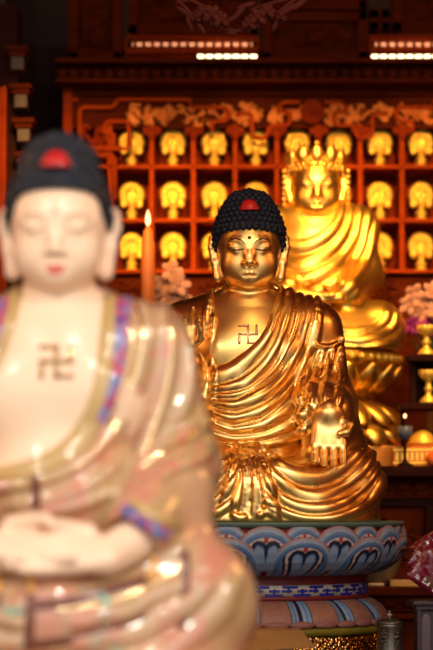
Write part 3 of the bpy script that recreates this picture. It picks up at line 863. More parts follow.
# ------------------------------------------------------------------ carved work
def scroll(b, cx, cz, w, h, y, rng, n=14, dep=.012):
    """leafy scroll relief filling a field: spirals, leaves and buds standing proud of the panel"""
    b.tube([(cx-w*.46+w*.92*k/16, y-dep*.3, cz+h*.22*math.sin(k*1.25)) for k in range(17)], dep*.6, 6)
    for i in range(n):
        x = cx + (rng.random()-.5)*w*.86; z = cz + (rng.random()-.5)*h*.8
        R = min(w, h) * (.10 + .10*rng.random()); a0 = rng.random()*6.28; sg = rng.choice((-1,1))
        pts = []
        for k in range(14):
            t = k/13; a = a0 + sg*t*5.2; r = R*(1 - .78*t)
            pts.append((min(max(x + r*math.cos(a), cx-w*.49), cx+w*.49), y - dep*.5, min(max(z + r*math.sin(a), cz-h*.49), cz+h*.49)))
        b.tube(pts, [dep*(.9-.4*k/13) for k in range(14)], 6)
        for k in range(3):
            a = a0 + sg*(k*1.1-.6); px, pz = x + R*1.25*math.cos(a), z + R*1.25*math.sin(a)
            if abs(px-cx) < w*.47 and abs(pz-cz) < h*.45:
                b.ell((px, y - dep*.4, pz), (R*.5, dep, R*.24), 8, 6, Matrix.Rotation(-a, 3, 'Y'))
def fret(b, pts, r, y):
    """rounded fretwork bar"""
    P = []; N = len(pts)
    for i, p in enumerate(pts):
        if 0 < i < N-1:
            a, c = Vector(pts[i-1]), Vector(pts[i+1]); p = Vector(p)
            da, dc = (a-p), (c-p); R = min(.022, da.length*.45, dc.length*.45); da.normalize(); dc.normalize()
            for t in (0,.25,.5,.75,1):
                q = p + da*R*(1-t)**2 + dc*R*t**2; P.append(q)
        else: P.append(Vector(p))
    b.tube([(q.x, y, q.y) for q in P], r, 8)

# ---- the altar screen with its niches
DS = 8.86; sS = S(DS)
scr = thing('niche_screen', 'tall carved red wooden screen of small square niches behind the golden statues', 'altar screen', (X(312,DS), DS+.12, 0))
ox, oy = X(312,DS), DS+.12
def sx(px): return X(px, DS) - ox
def sz(py): return Z(py, DS)
fy = -.12                                                   # front face of the screen, local
colx = [110 + 41.7*i for i in range(-1, 11)]; rowz = [112, 167, 220.5, 271.5]
xl, xr = sx(66), sx(558)
MB().box(((xl+xr)/2, .06, (sz(330)+sz(88))/2), ((xr-xl)/2, .01, (sz(88)-sz(330))/2)).build('back_board', WOOD, scr)
bw = 3.3*sS
for px in colx:
    MB().box((sx(px), fy/2+.02, (sz(271)+sz(125))/2), (bw/1.4, -fy/2+.03, (sz(125)-sz(271))/2), .003).build('divider', ORANGEW, scr)
for py in rowz[1:]:
    MB().box(((xl+xr)/2, fy/2+.015, sz(py)), ((xr-xl)/2, -fy/2+.025, 1.9*sS), .003).build('shelf', ORANGEW, scr)
for px in (68, 556):
    MB().box((sx(px), fy/2, (sz(470)+sz(85))/2), (4.5*sS, -fy/2+.03, (sz(85)-sz(470))/2), .005).build('post', WOOD, scr)
b = MB(); b.box(((xl+xr)/2, fy/2, sz(91)), ((xr-xl)/2, -fy/2+.02, 5.5*sS), .004)
for i in range(60): b.box((xl + (xr-xl)*(i+.5)/60, fy-.022, sz(92)), ((xr-xl)/60*.38, .006, 2.2*sS), .002)
b.build('top_beam', WOODM, scr)
rng = random.Random(4)
# fretwork valance hanging in front of the top row
b = MB(); y = fy - .012
def F(*pts): fret(b, [(sx(p[0]), sz(p[1])) for p in pts], 2.3*sS, y)
for sgn in (1, -1):
    m = lambda x: 312 + sgn*(x - 312)
    F((m(80),175),(m(80),108),(m(114),108),(m(117),100),(m(190),100),(m(190),104))
    F((m(82),149),(m(120),149),(m(129),149),(m(129),140),(m(129),122),(m(105),122),(m(105),134),(m(114),134),(m(114),149))
    F((m(95),156),(m(115),156),(m(115),200))
    F((m(190),108),(m(228),108),(m(228),122),(m(212),122),(m(212),132))
    F((m(300),103),(m(282),103),(m(276),112),(m(290,),112),(m(290),126),(m(268),126),(m(268),138),(m(252),138),(m(252),114),(m(236),114))
    F((m(66),100),(m(78),100))
b.build('fretwork', ORANGEW, scr)
b = MB()
for (cx, cz, w, h, n) in ((165,115,84,22,34),(235,114,60,22,26),(290,115,44,22,18),(345,115,50,22,20),(400,115,70,22,28),(470,112,60,22,20),(100,140,34,30,10),(525,135,34,30,6)):
    b = MB(); scroll(b, sx(cx), sz(cz), w*sS, h*sS, fy-.002, rng, n, .009); b.build('scroll_relief', GILT if h == 22 else WOOD, scr)
b = MB(); b.box(((xl+xr)/2, fy+.02, sz(112)), ((xr-xl)/2, .01, 16*sS)); b.build('valance_board', WOODM, scr)
for px in [172.7-20.8+41.7*i for i in range(10)]:
    b = MB()
    for d in (-9, 9): b.ell((sx(px+d*.5), fy-.004, sz(131)), (6*sS,.012,5*sS), 10, 6)
    b.ell((sx(px), fy-.010, sz(134)), (5*sS,.014,7*sS), 10, 6)
    b.build('drop_carving', WOOD, scr)
b = MB(); b.lathe([(0,0),(11.5*sS,0),(12*sS,.02),(9.5*sS,.026),(9.3*sS,.018),(0,.018)], 28, smooth=False)
for i in range(8):
    a = i*PI/4; b.ell((4.5*sS*math.cos(a), 4.5*sS*math.sin(a), .02), (3.6*sS,1.6*sS,.01), 8, 6, Matrix.Rotation(a, 3, 'Z'))
b.box((0,0,.024), (.9*sS,8*sS,.006))
b.xform(0, Matrix.Translation((0, fy-.01, sz(113))) @ Matrix.Rotation(PI/2, 4, 'X')); b.build('medallion', WOOD, scr)
# carved skirting under the niches
b = MB(); b.box(((xl+xr)/2, fy/2+.03, (sz(274)+sz(475))/2), ((xr-xl)/2, -fy/2, (sz(274)-sz(475))/2)); b.build('lower_board', WOODM, scr)
for i in range(12):
    b = MB(); scroll(b, sx(90+41.7*i), sz(300), 36*sS, 44*sS, fy+.03, rng, 7, .010); b.build('lower_relief', WOODM, scr)
b = MB(); b.box(((xl+xr)/2, fy/2, (sz(475))/2), ((xr-xl)/2, .05, sz(475)/2)); b.build('screen_base', WOODD, scr)

# ---- gilt statuettes in the niches
def statuette_parts(root):
    q = sS; b = MB()
    b.lathe([(0,0),(7.2*q,0),(7.4*q,1.2*q),(6*q,2.6*q),(4.6*q,3.6*q),(4.2*q,5.4*q),(5.8*q,6.6*q),(6.0*q,8.2*q),(4.4*q,9.6*q),(3.1*q,11*q),(3.0*q,16*q),(0,16.4*q)], 20)
    b.build('pedestal', GOLD_BRIGHT, root)
    h = MB(); n = 16
    n = 20
    for i in range(n):                                     # rings of leaves fanned round the figure
        a = 2*PI*i/n + .1
        if math.sin(a) < -.93: continue
        c = (9.4*q*math.cos(a), 1.2*q - 1.0*q*(i % 2), 26.0*q + 9.6*q*math.sin(a))
        h.ell(c, (4.4*q, 1.7*q, 1.9*q), 10, 6, Matrix.Rotation(-a, 3, 'Y'))
    for i in range(12):
        a = 2*PI*i/12
        h.ell((6.0*q*math.cos(a), -.2*q, 26.0*q + 6.0*q*math.sin(a)), (2.6*q, 1.5*q, 1.4*q), 8, 6, Matrix.Rotation(-a, 3, 'Y'))
    h.ell((0,2.4*q,26*q), (11.0*q,1.0*q,11.0*q), 18, 8)
    for sx_ in (-1, 1):
        h.ell((sx_*8.6*q,.4*q,16.5*q), (2.8*q,1.8*q,3.8*q), 10, 6, Matrix.Rotation(sx_*.5, 3, 'Y'))
    h.build('leaf_halo', GOLD_BRIGHT, root)
    f = MB(); f.ell((0,-1.6*q,17.6*q), (5.0*q,2.8*q,2.0*q)); f.ell((0,-1.2*q,21.0*q), (3.2*q,2.2*q,3.6*q)); f.ell((0,-1.4*q,26.0*q), (2.0*q,2.0*q,2.4*q)); f.ell((0,-1.2*q,28.4*q), (1.1*q,1.1*q,1.1*q))
    for sx_ in (-1, 1): f.tube([(sx_*2.9*q,-1.2*q,22.6*q),(sx_*4.2*q,-2.0*q,20.0*q),(sx_*1.0*q,-3.4*q,19.0*q)], [1.2*q,1.1*q,.9*q], 8)
    f.build('seated_figure', GOLD_BRIGHT, root)
proto = None
ords = {0:'first',1:'second',2:'third',3:'fourth',4:'fifth'}
rown = ['top niche row', 'middle niche row', 'bottom niche row']
for r in range(3):
    vis = [c for c in range(8) if not ((r == 2 and c in (3,4,5)) or (r == 1 and c == 4))]
    for c in range(8):
        if c not in vis: continue
        px = 131 + 41.7*c; k = [i for i in vis].index(c); kr = len(vis)-1-k
        lab = 'gilt statuette with leaf halo, %s from the %s in the %s' % ((ords[k], 'left', rown[r]) if k <= kr else (ords[kr], 'right', rown[r]))
        loc = (X(px,DS), oy + fy*.40, sz(rowz[r+1]) + 1.95*sS)
        if proto is None:
            proto = thing('halo_statuette', lab, 'statuette', loc, 0, 'gilt statuettes in the niches'); statuette_parts(proto); o = proto
        else:
            o = copy_tree(proto, loc); o['label'] = lab
        o.rotation_euler = (0,0,(rng.random()-.5)*.06)

# ---- cornice, balustrade with lit gaps and carved panels above
DC = DS - .10; sC = S(DC)
def cxp(px): return X(px, DC)
def czp(py): return Z(py, DC)
b = MB(); xl2, xr2 = cxp(56), cxp(575)
b.box(((xl2+xr2)/2, DC+.16, czp(83)), ((xr2-xl2)/2, .22, 1.8*sC), .004).box(((xl2+xr2)/2, DC+.16, czp(64)), ((xr2-xl2)/2, .24, 2.4*sC), .004)
b.box(((xl2+xr2)/2, DC+.20, czp(74)), ((xr2-xl2)/2, .18, 9*sC))
n = 44
for i in range(n): b.ell((xl2 + (xr2-xl2)*(i+.5)/n, DC+.015, czp(74)), ((xr2-xl2)/n*.47, .028, 7.5*sC), 10, 8)
struct(b, 'trim_1', WOODM)
DT = DS - .02; sT = S(DT)
def tx(px): return X(px, DT)
def tz(py): return Z(py, DT)
def carved_panel(name, label, x0, x1, y0, y1, seed, n, yo=0.0):
    t = thing(name, label, 'carved panel', (tx((x0+x1)/2), DT+.05+yo, tz(y1)))
    w, h = (x1-x0)*sT, (y1-y0)*sT
    MB().box((0,.02,h/2), (w/2,.012,h/2)).build('board', WOODM, t)
    f = MB()
    f.box((0,-.01,.018), (w/2,.022,.018), .004).box((0,-.01,h-.018), (w/2,.022,.018), .004)
    for s_ in (-1, 1): f.box((s_*(w/2-.018),-.01,h/2), (.018,.022,h/2), .004)
    f.build('frame', WOODM, t)
    r = MB(); scroll(r, 0, h/2, w-.10, h-.08, .004, random.Random(seed), n, .012); r.build('relief', WOODM, t)
carved_panel('relief_board', 'tall carved scroll panel at the upper left above the cornice', 68, 122, -14, 60, 11, 22)
carved_panel('relief_board', 'carved panel with rosette scroll in the middle between the two lit balustrades', 262, 368, 10, 60, 12, 26)
carved_panel('relief_board', 'long carved panel above the left balustrade', 128, 258, -14, 33, 13, 30)
carved_panel('relief_board', 'carved panel above the right balustrade', 393, 520, -14, 30, 14, 26)
carved_panel('relief_board', 'small square carved panel beside the right balustrade top', 370, 391, 8, 30, 15, 5)
carved_panel('relief_board', 'plain wide carved panel above the middle rosette panel', 262, 368, -14, 8, 16, 12)
WARML = mat('warm_lamp_glow', (1,.8,.5), .5, emit=(1.0,.80,.42), estr=6)
DIMGLOW = mat('amber_gap_glow', (1,.5,.3), .5, emit=(1.0,.36,.16), estr=1.1)
def balustrade(x0, x1, label, lamp0, lamp1, lamplabel, glowlabel):
    t = thing('balustrade', label, 'balustrade', (tx((x0+x1)/2), DT+.03, tz(62)))
    w = (x1-x0)*sT; hz = lambda py: (62-py)*sT
    for py, hh in ((60.8,1.3),(36,1.6),(50.5,2.2)):
        MB().box((0,0,hz(py)), (w/2,.018,hh*sT), .003).build('rail', WOOD, t)
    n = int(round((x1-x0)/8.6))
    for i in range(n+1):
        x = -w/2 + w*i/n; b = MB()
        b.lathe([(1.3*sT,hz(60.5)),(1.3*sT,hz(53)),(1.0*sT,hz(50)),(1.9*sT,hz(46)),(1.8*sT,hz(42)),(1.0*sT,hz(40)),(1.8*sT,hz(37))], 10, (x,0,0)); b.build('baluster', WOOD, t)
    MB().box((0,.09,hz(46)), (w/2,.008,16*sT)).build('back_board', ORANGEW, t)
    if lamp1 > lamp0:
        l = thing('glow_strip', lamplabel, 'lamp', (tx((lamp0+lamp1)/2), DT+.075, tz(53.2)))
        lw = (lamp1-lamp0)*sT
        g = MB(); g.tube([(-lw/2,0,0),(lw/2,0,0)], 2.4*sT, 12); g.build('glowing_tube', WARML, l)
        for s_ in (-1, 1): MB().box((s_*(lw/2+.008),0,0), (.008,.012,.012), .002).build('end_cap', WOODD, l)
    l = thing('glow_strip', glowlabel, 'lamp', (tx((x0+x1)/2), DT+.075, tz(40.5)))  # added glowing tube standing in for lit surfaces behind the upper gaps
    g = MB(); g.tube([(-w/2+.02,0,0),(w/2-.02,0,0)], 1.6*sT, 12); g.build('glowing_tube', DIMGLOW, l)
    for s_ in (-1, 1): MB().box((s_*(w/2-.012),0,0), (.008,.009,.009), .002).build('end_cap', WOODD, l)
balustrade(126, 258, 'turned wooden balustrade with warm glowing gaps at the upper left', 197, 257, 'warm white strip lamp shining through the left balustrade', 'added dim amber glow tube behind the upper gaps of the left balustrade')
balustrade(371, 520, 'turned wooden balustrade with warm glowing gaps at the upper right', 372, 518, 'warm white strip lamp shining through the right balustrade', 'added dim amber glow tube behind the upper gaps of the right balustrade')

# ---- left: bracketed pillar and side panel
DP = 8.5; sP = S(DP)
pil = thing('bracket_pillar', 'dark bracketed wooden pillar of stacked blocks at the upper left edge', 'pillar', (X(20,DP), DP+.12, 0))
px_ = lambda p: X(p,DP) - X(20,DP)
MB().box((px_(-6),.02,1.62), (22*sP,.08,1.62)).build('shaft', WOODD, pil)
for i, (x, y) in enumerate(((18,52),(21,90),(24,124),(26,158))):
    b = MB(); b.box((px_(x),-.10,Z(y+10,DP)), (6.5*sP,.05,9*sP), .004).build('block', noisy('grey_brown_block', (.04,.022,.015), (.06,.034,.024), 6, .5), pil)
    c = MB(); c.box((px_(x),-.105,Z(y-2,DP)), (11.5*sP,.065,2.6*sP), .004).box((px_(x),-.10,Z(y+3,DP)), (9*sP,.058,3*sP), .004); c.build('bracket_cap', WOODM, pil)
side = thing('side_panel', 'warm brown wooden side panel at the left edge beside the pillar', 'panel', (X(-18,8.3), 8.34, 0))
MB().box((0,0,Z(86,8.3)/2), (24*S(8.3),.03,Z(86,8.3)/2), .005).build('board', WOOD, side)
MB().box((22*S(8.3),-.035,Z(86,8.3)/2), (2.5*S(8.3),.012,Z(86,8.3)/2), .004).build('edge_strip', WOOD, side)
b = MB(); b.box((-1.1,9.3,2.2), (.30,.1,2.2)); struct(b, 'trim_2', PLASTER)
b = MB(); b.box((-1.6,8.55,4.1), (1.2,.2,.28)); struct(b, 'trim_3', WOODD)
# ------------------------------------------------------------------ back altar table and what stands on it
DA = 8.00; sA = S(DA); zA = Z(466, DA)
tb = thing('altar_table', 'long dark carved altar table behind the blue lotus pedestal carrying the golden throne', 'table', (X(316,DA), 8.40, 0))
tw = .95
MB().box((0,0,zA-.018), (tw,.40,.018), .006).build('tabletop', WOODD, tb)
b = MB(); b.box((0,.02,zA-.072), (tw-.04,.34,.036), .004)
for i in range(34):
    x = -tw+.06 + (2*tw-.12)*i/33; b.ell((x,-.322,zA-.066), (.026,.012,.017), 10, 6); b.ell((x+.034,-.322,zA-.085), (.010,.010,.010), 8, 6)
b.build('carved_apron', WOODM, tb)
MB().box((0,.04,zA-.122), (tw-.02,.355,.012), .004).build('ledge', WOODD, tb)
for i in range(7):
    x0 = -tw + .06 + i*(2*tw-.12)/7; w = (2*tw-.12)/7; p = MB()
    p.box((x0+w/2,.03,zA-.27), (w/2-.012,.33,.135)); pn = p.build('front_panel', WOODM, tb)
    r = MB(); scroll(r, x0+w/2, zA-.26, w-.07, .19, -.302, random.Random(30+i), 16, .012); r.build('relief', WOODM, pn)
    MB().box((x0,.0,zA-.27), (.016,.345,.14), .004).build('stile', WOODD, tb)
MB().box((0,.03,(zA-.40)/2), (tw-.05,.33,(zA-.40)/2)).build('base_cabinet', WOODD, tb)
# lower offering table
DL = 7.80; zL = Z(587, DL)
lt = thing('offering_table', 'low brown carved offering table behind the pedestal foot', 'table', (X(380,DL), 7.88, 0))
MB().box((0,0,zL-.014), (.95,.08,.014), .004).build('tabletop', WOODM, lt)
b = MB(); b.box((0,.01,zL-.055), (.92,.065,.026), .003); 
for i in range(26): b.ell((-.88+i*.07,-.058,zL-.055), (.028,.009,.014), 8, 6)
b.build('carved_apron', WOODM, lt)
MB().box((0,.0,zL-.094), (.94,.075,.009), .003).build('ledge', WOODM, lt)
for i in range(12):
    MB().box((-.86+i*.155,.01,(zL-.103)/2), (.066,.062,(zL-.105)/2), .006).build('panel', WOODM, lt)
MB().box((0,.03,(zL-.103)/2), (.92,.05,(zL-.105)/2)).build('back_board', WOODD, lt)
bowl = thing('brass_bowl', 'large dull brass bowl on the low offering table behind the blue pedestal', 'bowl', (X(379,7.8), 7.885, zL))
q = S(7.92)
MB().lathe([(0,0),(13*q,0),(16*q,4*q),(21*q,14*q),(23.5*q,26*q),(24.5*q,34*q),(23*q,34*q),(21*q,22*q),(15*q,8*q),(0,6*q)], 40).build('bowl_body', noisy('dull_brass', (.20,.13,.07), (.27,.18,.09), 8, .45, .5), bowl)
inc = thing('incense_box', 'yellow wooden incense box lying on the low offering table edge', 'box', (X(408,7.82), 7.825, zL))
MB().box((0,0,3*q), (18*q,.012,3*q), .004).build('box_body', noisy('amber_box', (.50,.24,.05), (.60,.32,.07), 9, .4), inc)
MB().box((0,0,6.2*q), (18.4*q,.0125,.7*q), .001).build('box_lid', noisy('amber_lid', (.56,.30,.08), (.66,.38,.10), 9, .4), inc)
inc2 = thing('paper_roll', 'small pale paper roll lying left of the yellow incense box', 'paper roll', (X(376,7.82), 7.825, zL))
MB().tube([(-8*q,0,1.9*q),(8*q,0,1.9*q)], 1.8*q, 12).build('roll', mat('pale_paper', (.55,.42,.28), .7), inc2)

# ---- golden lotus throne
DB = 8.5; sB = S(DB); zB = Z(352, DB); xB = X(316, DB); yB = 8.5
th = thing('lotus_throne', 'golden tiered lotus throne under the crowned buddha on the altar table', 'throne', (xB, yB, zA))
tz_ = lambda py: zB - zA + (352-py)*sB
MB().lathe([(0,tz_(352)),(80*sB,tz_(352)),(83*sB,tz_(355)),(82*sB,tz_(364)),(70*sB,tz_(368)),(74*sB,tz_(380)),(60*sB,tz_(396)),(58*sB,tz_(402)),(64*sB,tz_(410)),(80*sB,tz_(430)),(84*sB,tz_(446)),(0,tz_(446))], 48).build('core', GOLD_WARM, th)
b = MB()
for i in range(48):
    a = 2*PI*i/48; b.ell((83*sB*math.cos(a), 83*sB*math.sin(a), tz_(360)), (4.2*sB,)*3, 8, 6)
b.build('bead_ring', GOLD_BRIGHT, th)
def bulge_petal(name, r0, z0, r1, z1, wid, n, off, m=None):
    base = None
    for i in range(n):
        if base is None:
            me = MB(); N = 9; vs = []; fs = []
            for side in (0, 1):
                for j in range(N):
                    v = j/(N-1); w = wid*(math.sin(PI*(.16+.80*v))**.7)
                    for k in range(9):
                        u = k/4-1; rr = r0 + (r1-r0)*(v**.7) + (wid*.55*(1-u*u)*math.sin(PI*min(1,v*.9+.1)) if side == 0 else -.01)
                        vs.append((u*w, -rr, z0 + (z1-z0)*v))
            M = N*9
            for j in range(N-1):
                for k in range(8):
                    a = j*9+k; fs += [(a,a+1,a+10,a+9), (M+a,M+a+9,M+a+10,M+a+1)]
            for j in range(N-1): fs += [(j*9, j*9+9, M+j*9+9, M+j*9), (j*9+8, M+j*9+8, M+j*9+17, j*9+17)]
            for k in range(8): fs += [(k, M+k, M+k+1, k+1), (M-9+k, M-8+k, 2*M-8+k, 2*M-9+k)]
            me.add(vs, fs); base = me.build(name, m or GOLD_WARM, th); o = base
        else:
            o = base.copy(); C.objects.link(o); o.parent = th
        o.rotation_euler = (0,0,2*PI*(i+off)/n)
bulge_petal('upper_petal', 62*sB, tz_(394), 87*sB, tz_(366), 12*sB, 18, 0)
bulge_petal('under_petal', 58*sB, tz_(402), 90*sB, tz_(428), 13*sB, 18, .5)
bulge_petal('foot_petal', 74*sB, tz_(424), 94*sB, tz_(448), 14*sB, 18, 0)
MB().box((0,0,tz_(447)/2), (100*sB,.25,tz_(447)/2-.0005), .004).build('plinth', noisy('amber_gilt_plinth', (.52,.17,.02), (.66,.26,.03), 8, .35, .5), th)
build_back_statue((xB, yB, zB))

# ---- red altar candle with electric flame
DK = 8.25; k = S(DK)
cd = thing('altar_candle', 'tall orange altar candle with a pale flame between the two rows of niches', 'candle', (X(148,DK), DK, zA))
cz = lambda py: Z(py,DK) - zA
MB().lathe([(0,0),(12*k,0),(12*k,3*k),(5*k,6*k),(5*k,18*k),(9*k,22*k),(9*k,24*k),(0,24*k)], 24).build('holder', GOLD_WARM, cd)
MB().lathe([(0,24*k),(6.8*k,24*k),(6.8*k,cz(243)),(5.2*k,cz(239)),(4.8*k,cz(232)),(2.0*k,cz(227)),(0,cz(226))], 24).build('candle_body', noisy('orange_wax', (.60,.16,.03), (.68,.20,.04), 5, .4), cd)
fl = MB().lathe([(0,cz(227)),(2.2*k,cz(224)),(3.0*k,cz(220)),(2.0*k,cz(215)),(.7*k,cz(211)),(0,cz(209))], 14)
fl.build('flame', mat('flame_glow', (1,.8,.5), .5, emit=(1,.62,.30), estr=1.6), cd)

# ---- right: stepped stand with lotus lamps
DR = 8.2; k = S(DR)
st = thing('tiered_stand', 'dark stepped wooden stand with gold lotus lamps at the right edge', 'stand', (X(436,DR), DR-.05, zA))
rz = lambda py: Z(py,DR) - zA
for (x0, py, dep) in ((-30,357,.06),(-38,405,.08)):
    MB().box((0,0,rz(py)-.010), (-x0*k, dep, .010), .004).build('shelf', WOODD, st)
for sx_ in (-1, 1):
    MB().box((sx_*24*k,.02,rz(405)+ (rz(357)-rz(405))/2-.02), (3*k,.025,(rz(357)-rz(405))/2-.001), .003).build('upright', WOODD, st)
    MB().box((sx_*33*k,.055,(rz(405)-.02)/2), (2*k,.018,(rz(405)-.02)/2), .003).build('upright', WOODD, st)
MB().box((0,.055,rz(382)), (24*k,.006,(rz(357)-rz(405))/2-.012)).build('back_board', WOODD, st)
def lotus_lamp(px, py0, py1, label):
    t = thing('lotus_lamp', label, 'lamp', (X(px,DR), DR-.06, Z(py1,DR)), 0, 'gold lotus lamps'); h = (py1-py0)*k
    MB().lathe([(0,0),(9*k,0),(9*k,.06*h),(6*k,.16*h),(3*k,.24*h),(3.2*k,.34*h),(5*k,.40*h),(3*k,.47*h),(2.6*k,.60*h),(6*k,.66*h),(0,.68*h)], 20).build('stem', GOLD_BRIGHT, t)
    p = MB()
    for i in range(10):
        a = 2*PI*i/10; p.ell((6.5*k*math.cos(a), 6.5*k*math.sin(a), .78*h), (3*k,4.4*k,.17*h), 10, 8, Matrix.Rotation(a, 3, 'Z') @ Matrix.Rotation(.5, 3, 'Y'))
    p.ell((0,0,.80*h), (5*k,5*k,.14*h)); p.build('petals', GOLD_BRIGHT, t)
lotus_lamp(425, 324, 356, 'gold lotus lamp on the top shelf of the stepped stand')
lotus_lamp(427, 368, 404, 'gold lotus lamp on the lower shelf of the stepped stand')
# green leaf beside the lamp
lf = thing('green_leaf_sprig', 'dark green leaf sprig behind the lower lotus lamp', 'leaf', (X(437,DR), DR-.018, Z(404,DR)))
b = MB()
for i, a in enumerate((-.5,-.15,.25,.6)): b.ell((14*k*math.sin(a), 0, 24*k*math.cos(a)), (4*k,.004,13*k), 10, 8, Matrix.Rotation(a, 3, 'Y'))
b.tube([(0,0,0),(0,0,20*k)], .003, 6); b.build('leaves', mat('leaf_green', (.02,.07,.02), .4), lf)
# candle stick with blue cup
cs = thing('candle_cup', 'slender dark candlestick with a blue glass cup and small bright flame', 'candlestick', (X(405,8.03), 8.032, zA)); k2 = S(8.05)
ck = lambda py: (466-py)*k2
MB().lathe([(0,0),(8*k2,0),(8*k2,1.5*k2),(3*k2,4*k2),(1.4*k2,8*k2),(1.4*k2,22*k2),(3*k2,26*k2),(0,27*k2)], 20).build('stem', WOODD, cs)
MB().lathe([(0,ck(440)),(4*k2,ck(439)),(7.5*k2,ck(434)),(8*k2,ck(426)),(7*k2,ck(426)),(6*k2,ck(433)),(0,ck(436))], 24).build('cup', noisy('blue_glass', (.05,.07,.12), (.12,.14,.20), 20, .2), cs)
MB().tube([(0,0,ck(437)),(0,0,ck(419))], .0028, 6).build('wick', WOODD, cs)
MB().ell((0,0,ck(416)), (1.6*k2,1.6*k2,2.3*k2)).build('flame', mat('flame_small', (1,.7,.4), .5, emit=(1,.50,.22), estr=3), cs)
gd = thing('gold_ingot_dome', 'rounded gold ingot dome on the orange box at the lower right', 'ornament', (X(423,8.12), 8.125, zA + 20*k2))
MB().lathe([(0,0),(13*k2,0),(15*k2,3*k2),(13*k2,8*k2),(9*k2,13*k2),(5*k2,16*k2),(0,17*k2)], 28).build('dome', GOLD_BRIGHT, gd)
MB().lathe([(10*k2,3*k2),(15.6*k2,3.4*k2),(15.6*k2,4.6*k2),(10*k2,5*k2)], 28).build('rim', GOLD_BRIGHT, gd)
ob = thing('offering_box', 'orange gift box with gold bands on the altar table under the gold dome', 'box', (X(416,8.12), 8.125, zA))
MB().box((0,0,10*k2), (24*k2,.05,10*k2-.0003), .004).build('box_body', noisy('orange_card', (.58,.15,.012), (.66,.20,.02), 7, .4), ob)
for z in (3.5,16.5): MB().box((0,0,z*k2), (24.3*k2,.0508,1.1*k2), .001).build('gold_band', GOLD_BRIGHT, ob)
b = MB()
for i in range(9): b.box((-20*k2+i*5*k2,-.0505,10*k2), (1.4*k2,.0012,4*k2))
b.build('stamped_pattern', GOLD_BRIGHT, ob)
fr = thing('red_fruit', 'round red orange fruit at the right edge in front of the orange box', 'fruit', (X(434,8.03), 8.035, zA))
MB().ell((0,0,7.5*k2), (8*k2,8*k2,7.5*k2), 20, 14).build('flesh', noisy('red_orange_peel', (.75,.12,.02), (.85,.20,.03), 9, .35), fr)
MB().tube([(0,0,14.4*k2),(.002,0,17*k2)], .0022, 6).build('stem', mat('leaf_green', (.02,.07,.02), .4), fr)

# ---- orchids
PINKP = noisy('blush_petal', (.34,.17,.12), (.46,.25,.18), 20, .6); PURP = noisy('purple_petal', (.20,.012,.15), (.30,.025,.22), 20, .5)
def blossom(b, c, r, rng):
    R0 = Matrix.Rotation(rng.uniform(-.5,.5), 3, 'Z') @ Matrix.Rotation(rng.uniform(-.4,.4), 3, 'X')
    for i in range(5):
        a = 2*PI*i/5 + .3; M = R0 @ Matrix.Rotation(a, 3, 'Y') @ Matrix.Rotation(.35, 3, 'X')
        p = M @ Vector((0, 0, r*.62)); b.ell(Vector(c) + p, (r*.40, r*.12, r*.52), 10, 8, M)
    b.ell(Vector(c) + R0 @ Vector((0,-r*.2,0)), (r*.2,)*3, 8, 6)
def flowers(name, label, px, d, sprays, vase_h, seed, m2=None):
    kk = S(d); rg = random.Random(seed)
    t = thing(name, label, 'flowers', (X(px,d), d, zA))
    MB().lathe([(0,0),(9*kk,0),(13*kk,.25*vase_h),(11*kk,.6*vase_h),(6*kk,.85*vase_h),(8*kk,vase_h),(6.5*kk,vase_h),(4.5*kk,.85*vase_h),(0,.5*vase_h)], 24).build('vase', noisy('dark_bronze', (.08,.04,.02), (.12,.06,.03), 8, .4, .6), t)
    for (x, y, r, mm) in sprays:
        q = (X(x,d)-X(px,d), rg.uniform(-.03,.03), Z(y,d)-zA)
        s_ = MB().tube([(0,0,vase_h*.8),(q[0]*.4,0,(vase_h+q[2])/2),(q[0],q[1]+.012,q[2])], .0025, 6).build('stem', mat('leaf_green', (.02,.07,.02), .4), t)
        f = MB(); blossom(f, q, r*kk, rg); f.build('blossom', mm, t)
flowers('orchid_spray', 'blush pink orchid spray left of the gilded buddha above its shoulder', 180, 8.42, [(172,272,11,PINKP),(163,284,11,PINKP),(178,286,12,PINKP),(168,299,12,PINKP),(183,298,10,PINKP),(152,304,9,PINKP),(156,292,7,PINKP),(176,312,10,PINKP)], .30, 3)
flowers('orchid_spray', 'blush and purple orchid spray at the right edge above the lotus lamps', 436, 8.46, [(414,294,11,PINKP),(425,301,12,PINKP),(408,305,10,PINKP),(432,292,11,PINKP),(420,314,10,PINKP),(436,310,12,PINKP),(412,325,9,PURP),(422,329,9,PURP),(405,329,7,PURP),(432,327,10,PURP)], .30, 5)
# ------------------------------------------------------------------ painted lotus pedestal of the gilded buddha
DM = 7.3; sM = S(DM); xM = X(249, DM); zM = Z(522, 6.95); zT = Z(668, DM)
def pz(py): return min(Z(py, 6.87), zM) - zT
ped = thing('lotus_pedestal', 'blue cloud painted lotus pedestal with key pattern waist under the gilded buddha', 'pedestal', (xM, DM, zT))
PAINT = vcol_mat('painted_lotus', .5); MAROON = noisy('maroon_lacquer', (.10,.010,.012), (.14,.016,.016), 8, .45)
TEAL = noisy('teal_rim', (.06,.10,.08), (.09,.13,.10), 8, .5); CREAM = noisy('cream_gilt_band', (.30,.25,.22), (.40,.34,.30), 12, .4)
BLUE = mat('cobalt_fret', (.012,.016,.20), .4); OLIVE = noisy('olive_ring', (.13,.10,.008), (.17,.13,.015), 8, .45)
MB().lathe([(0,pz(522)),(153.5*sM,pz(522)),(155*sM,pz(523.5)),(154*sM,pz(526)),(150*sM,pz(529)),(0,pz(529))], 96).build('top_plate', TEAL, ped)
prof = [(577.5,119),(575,129),(570,138),(563,146),(554,151.5),(545,154.5),(536,155),(528,153.5)]
def RB_(py): return np.interp(-py, [-p for p, _ in prof], [r for _, r in prof]) * sM
MB().lathe([(0,pz(577.5)),(119*sM,pz(577.5))] + [((r-4)*sM, pz(p)) for p, r in prof[1:]] + [(0,pz(528))], 96).build('bowl_core', MAROON, ped)
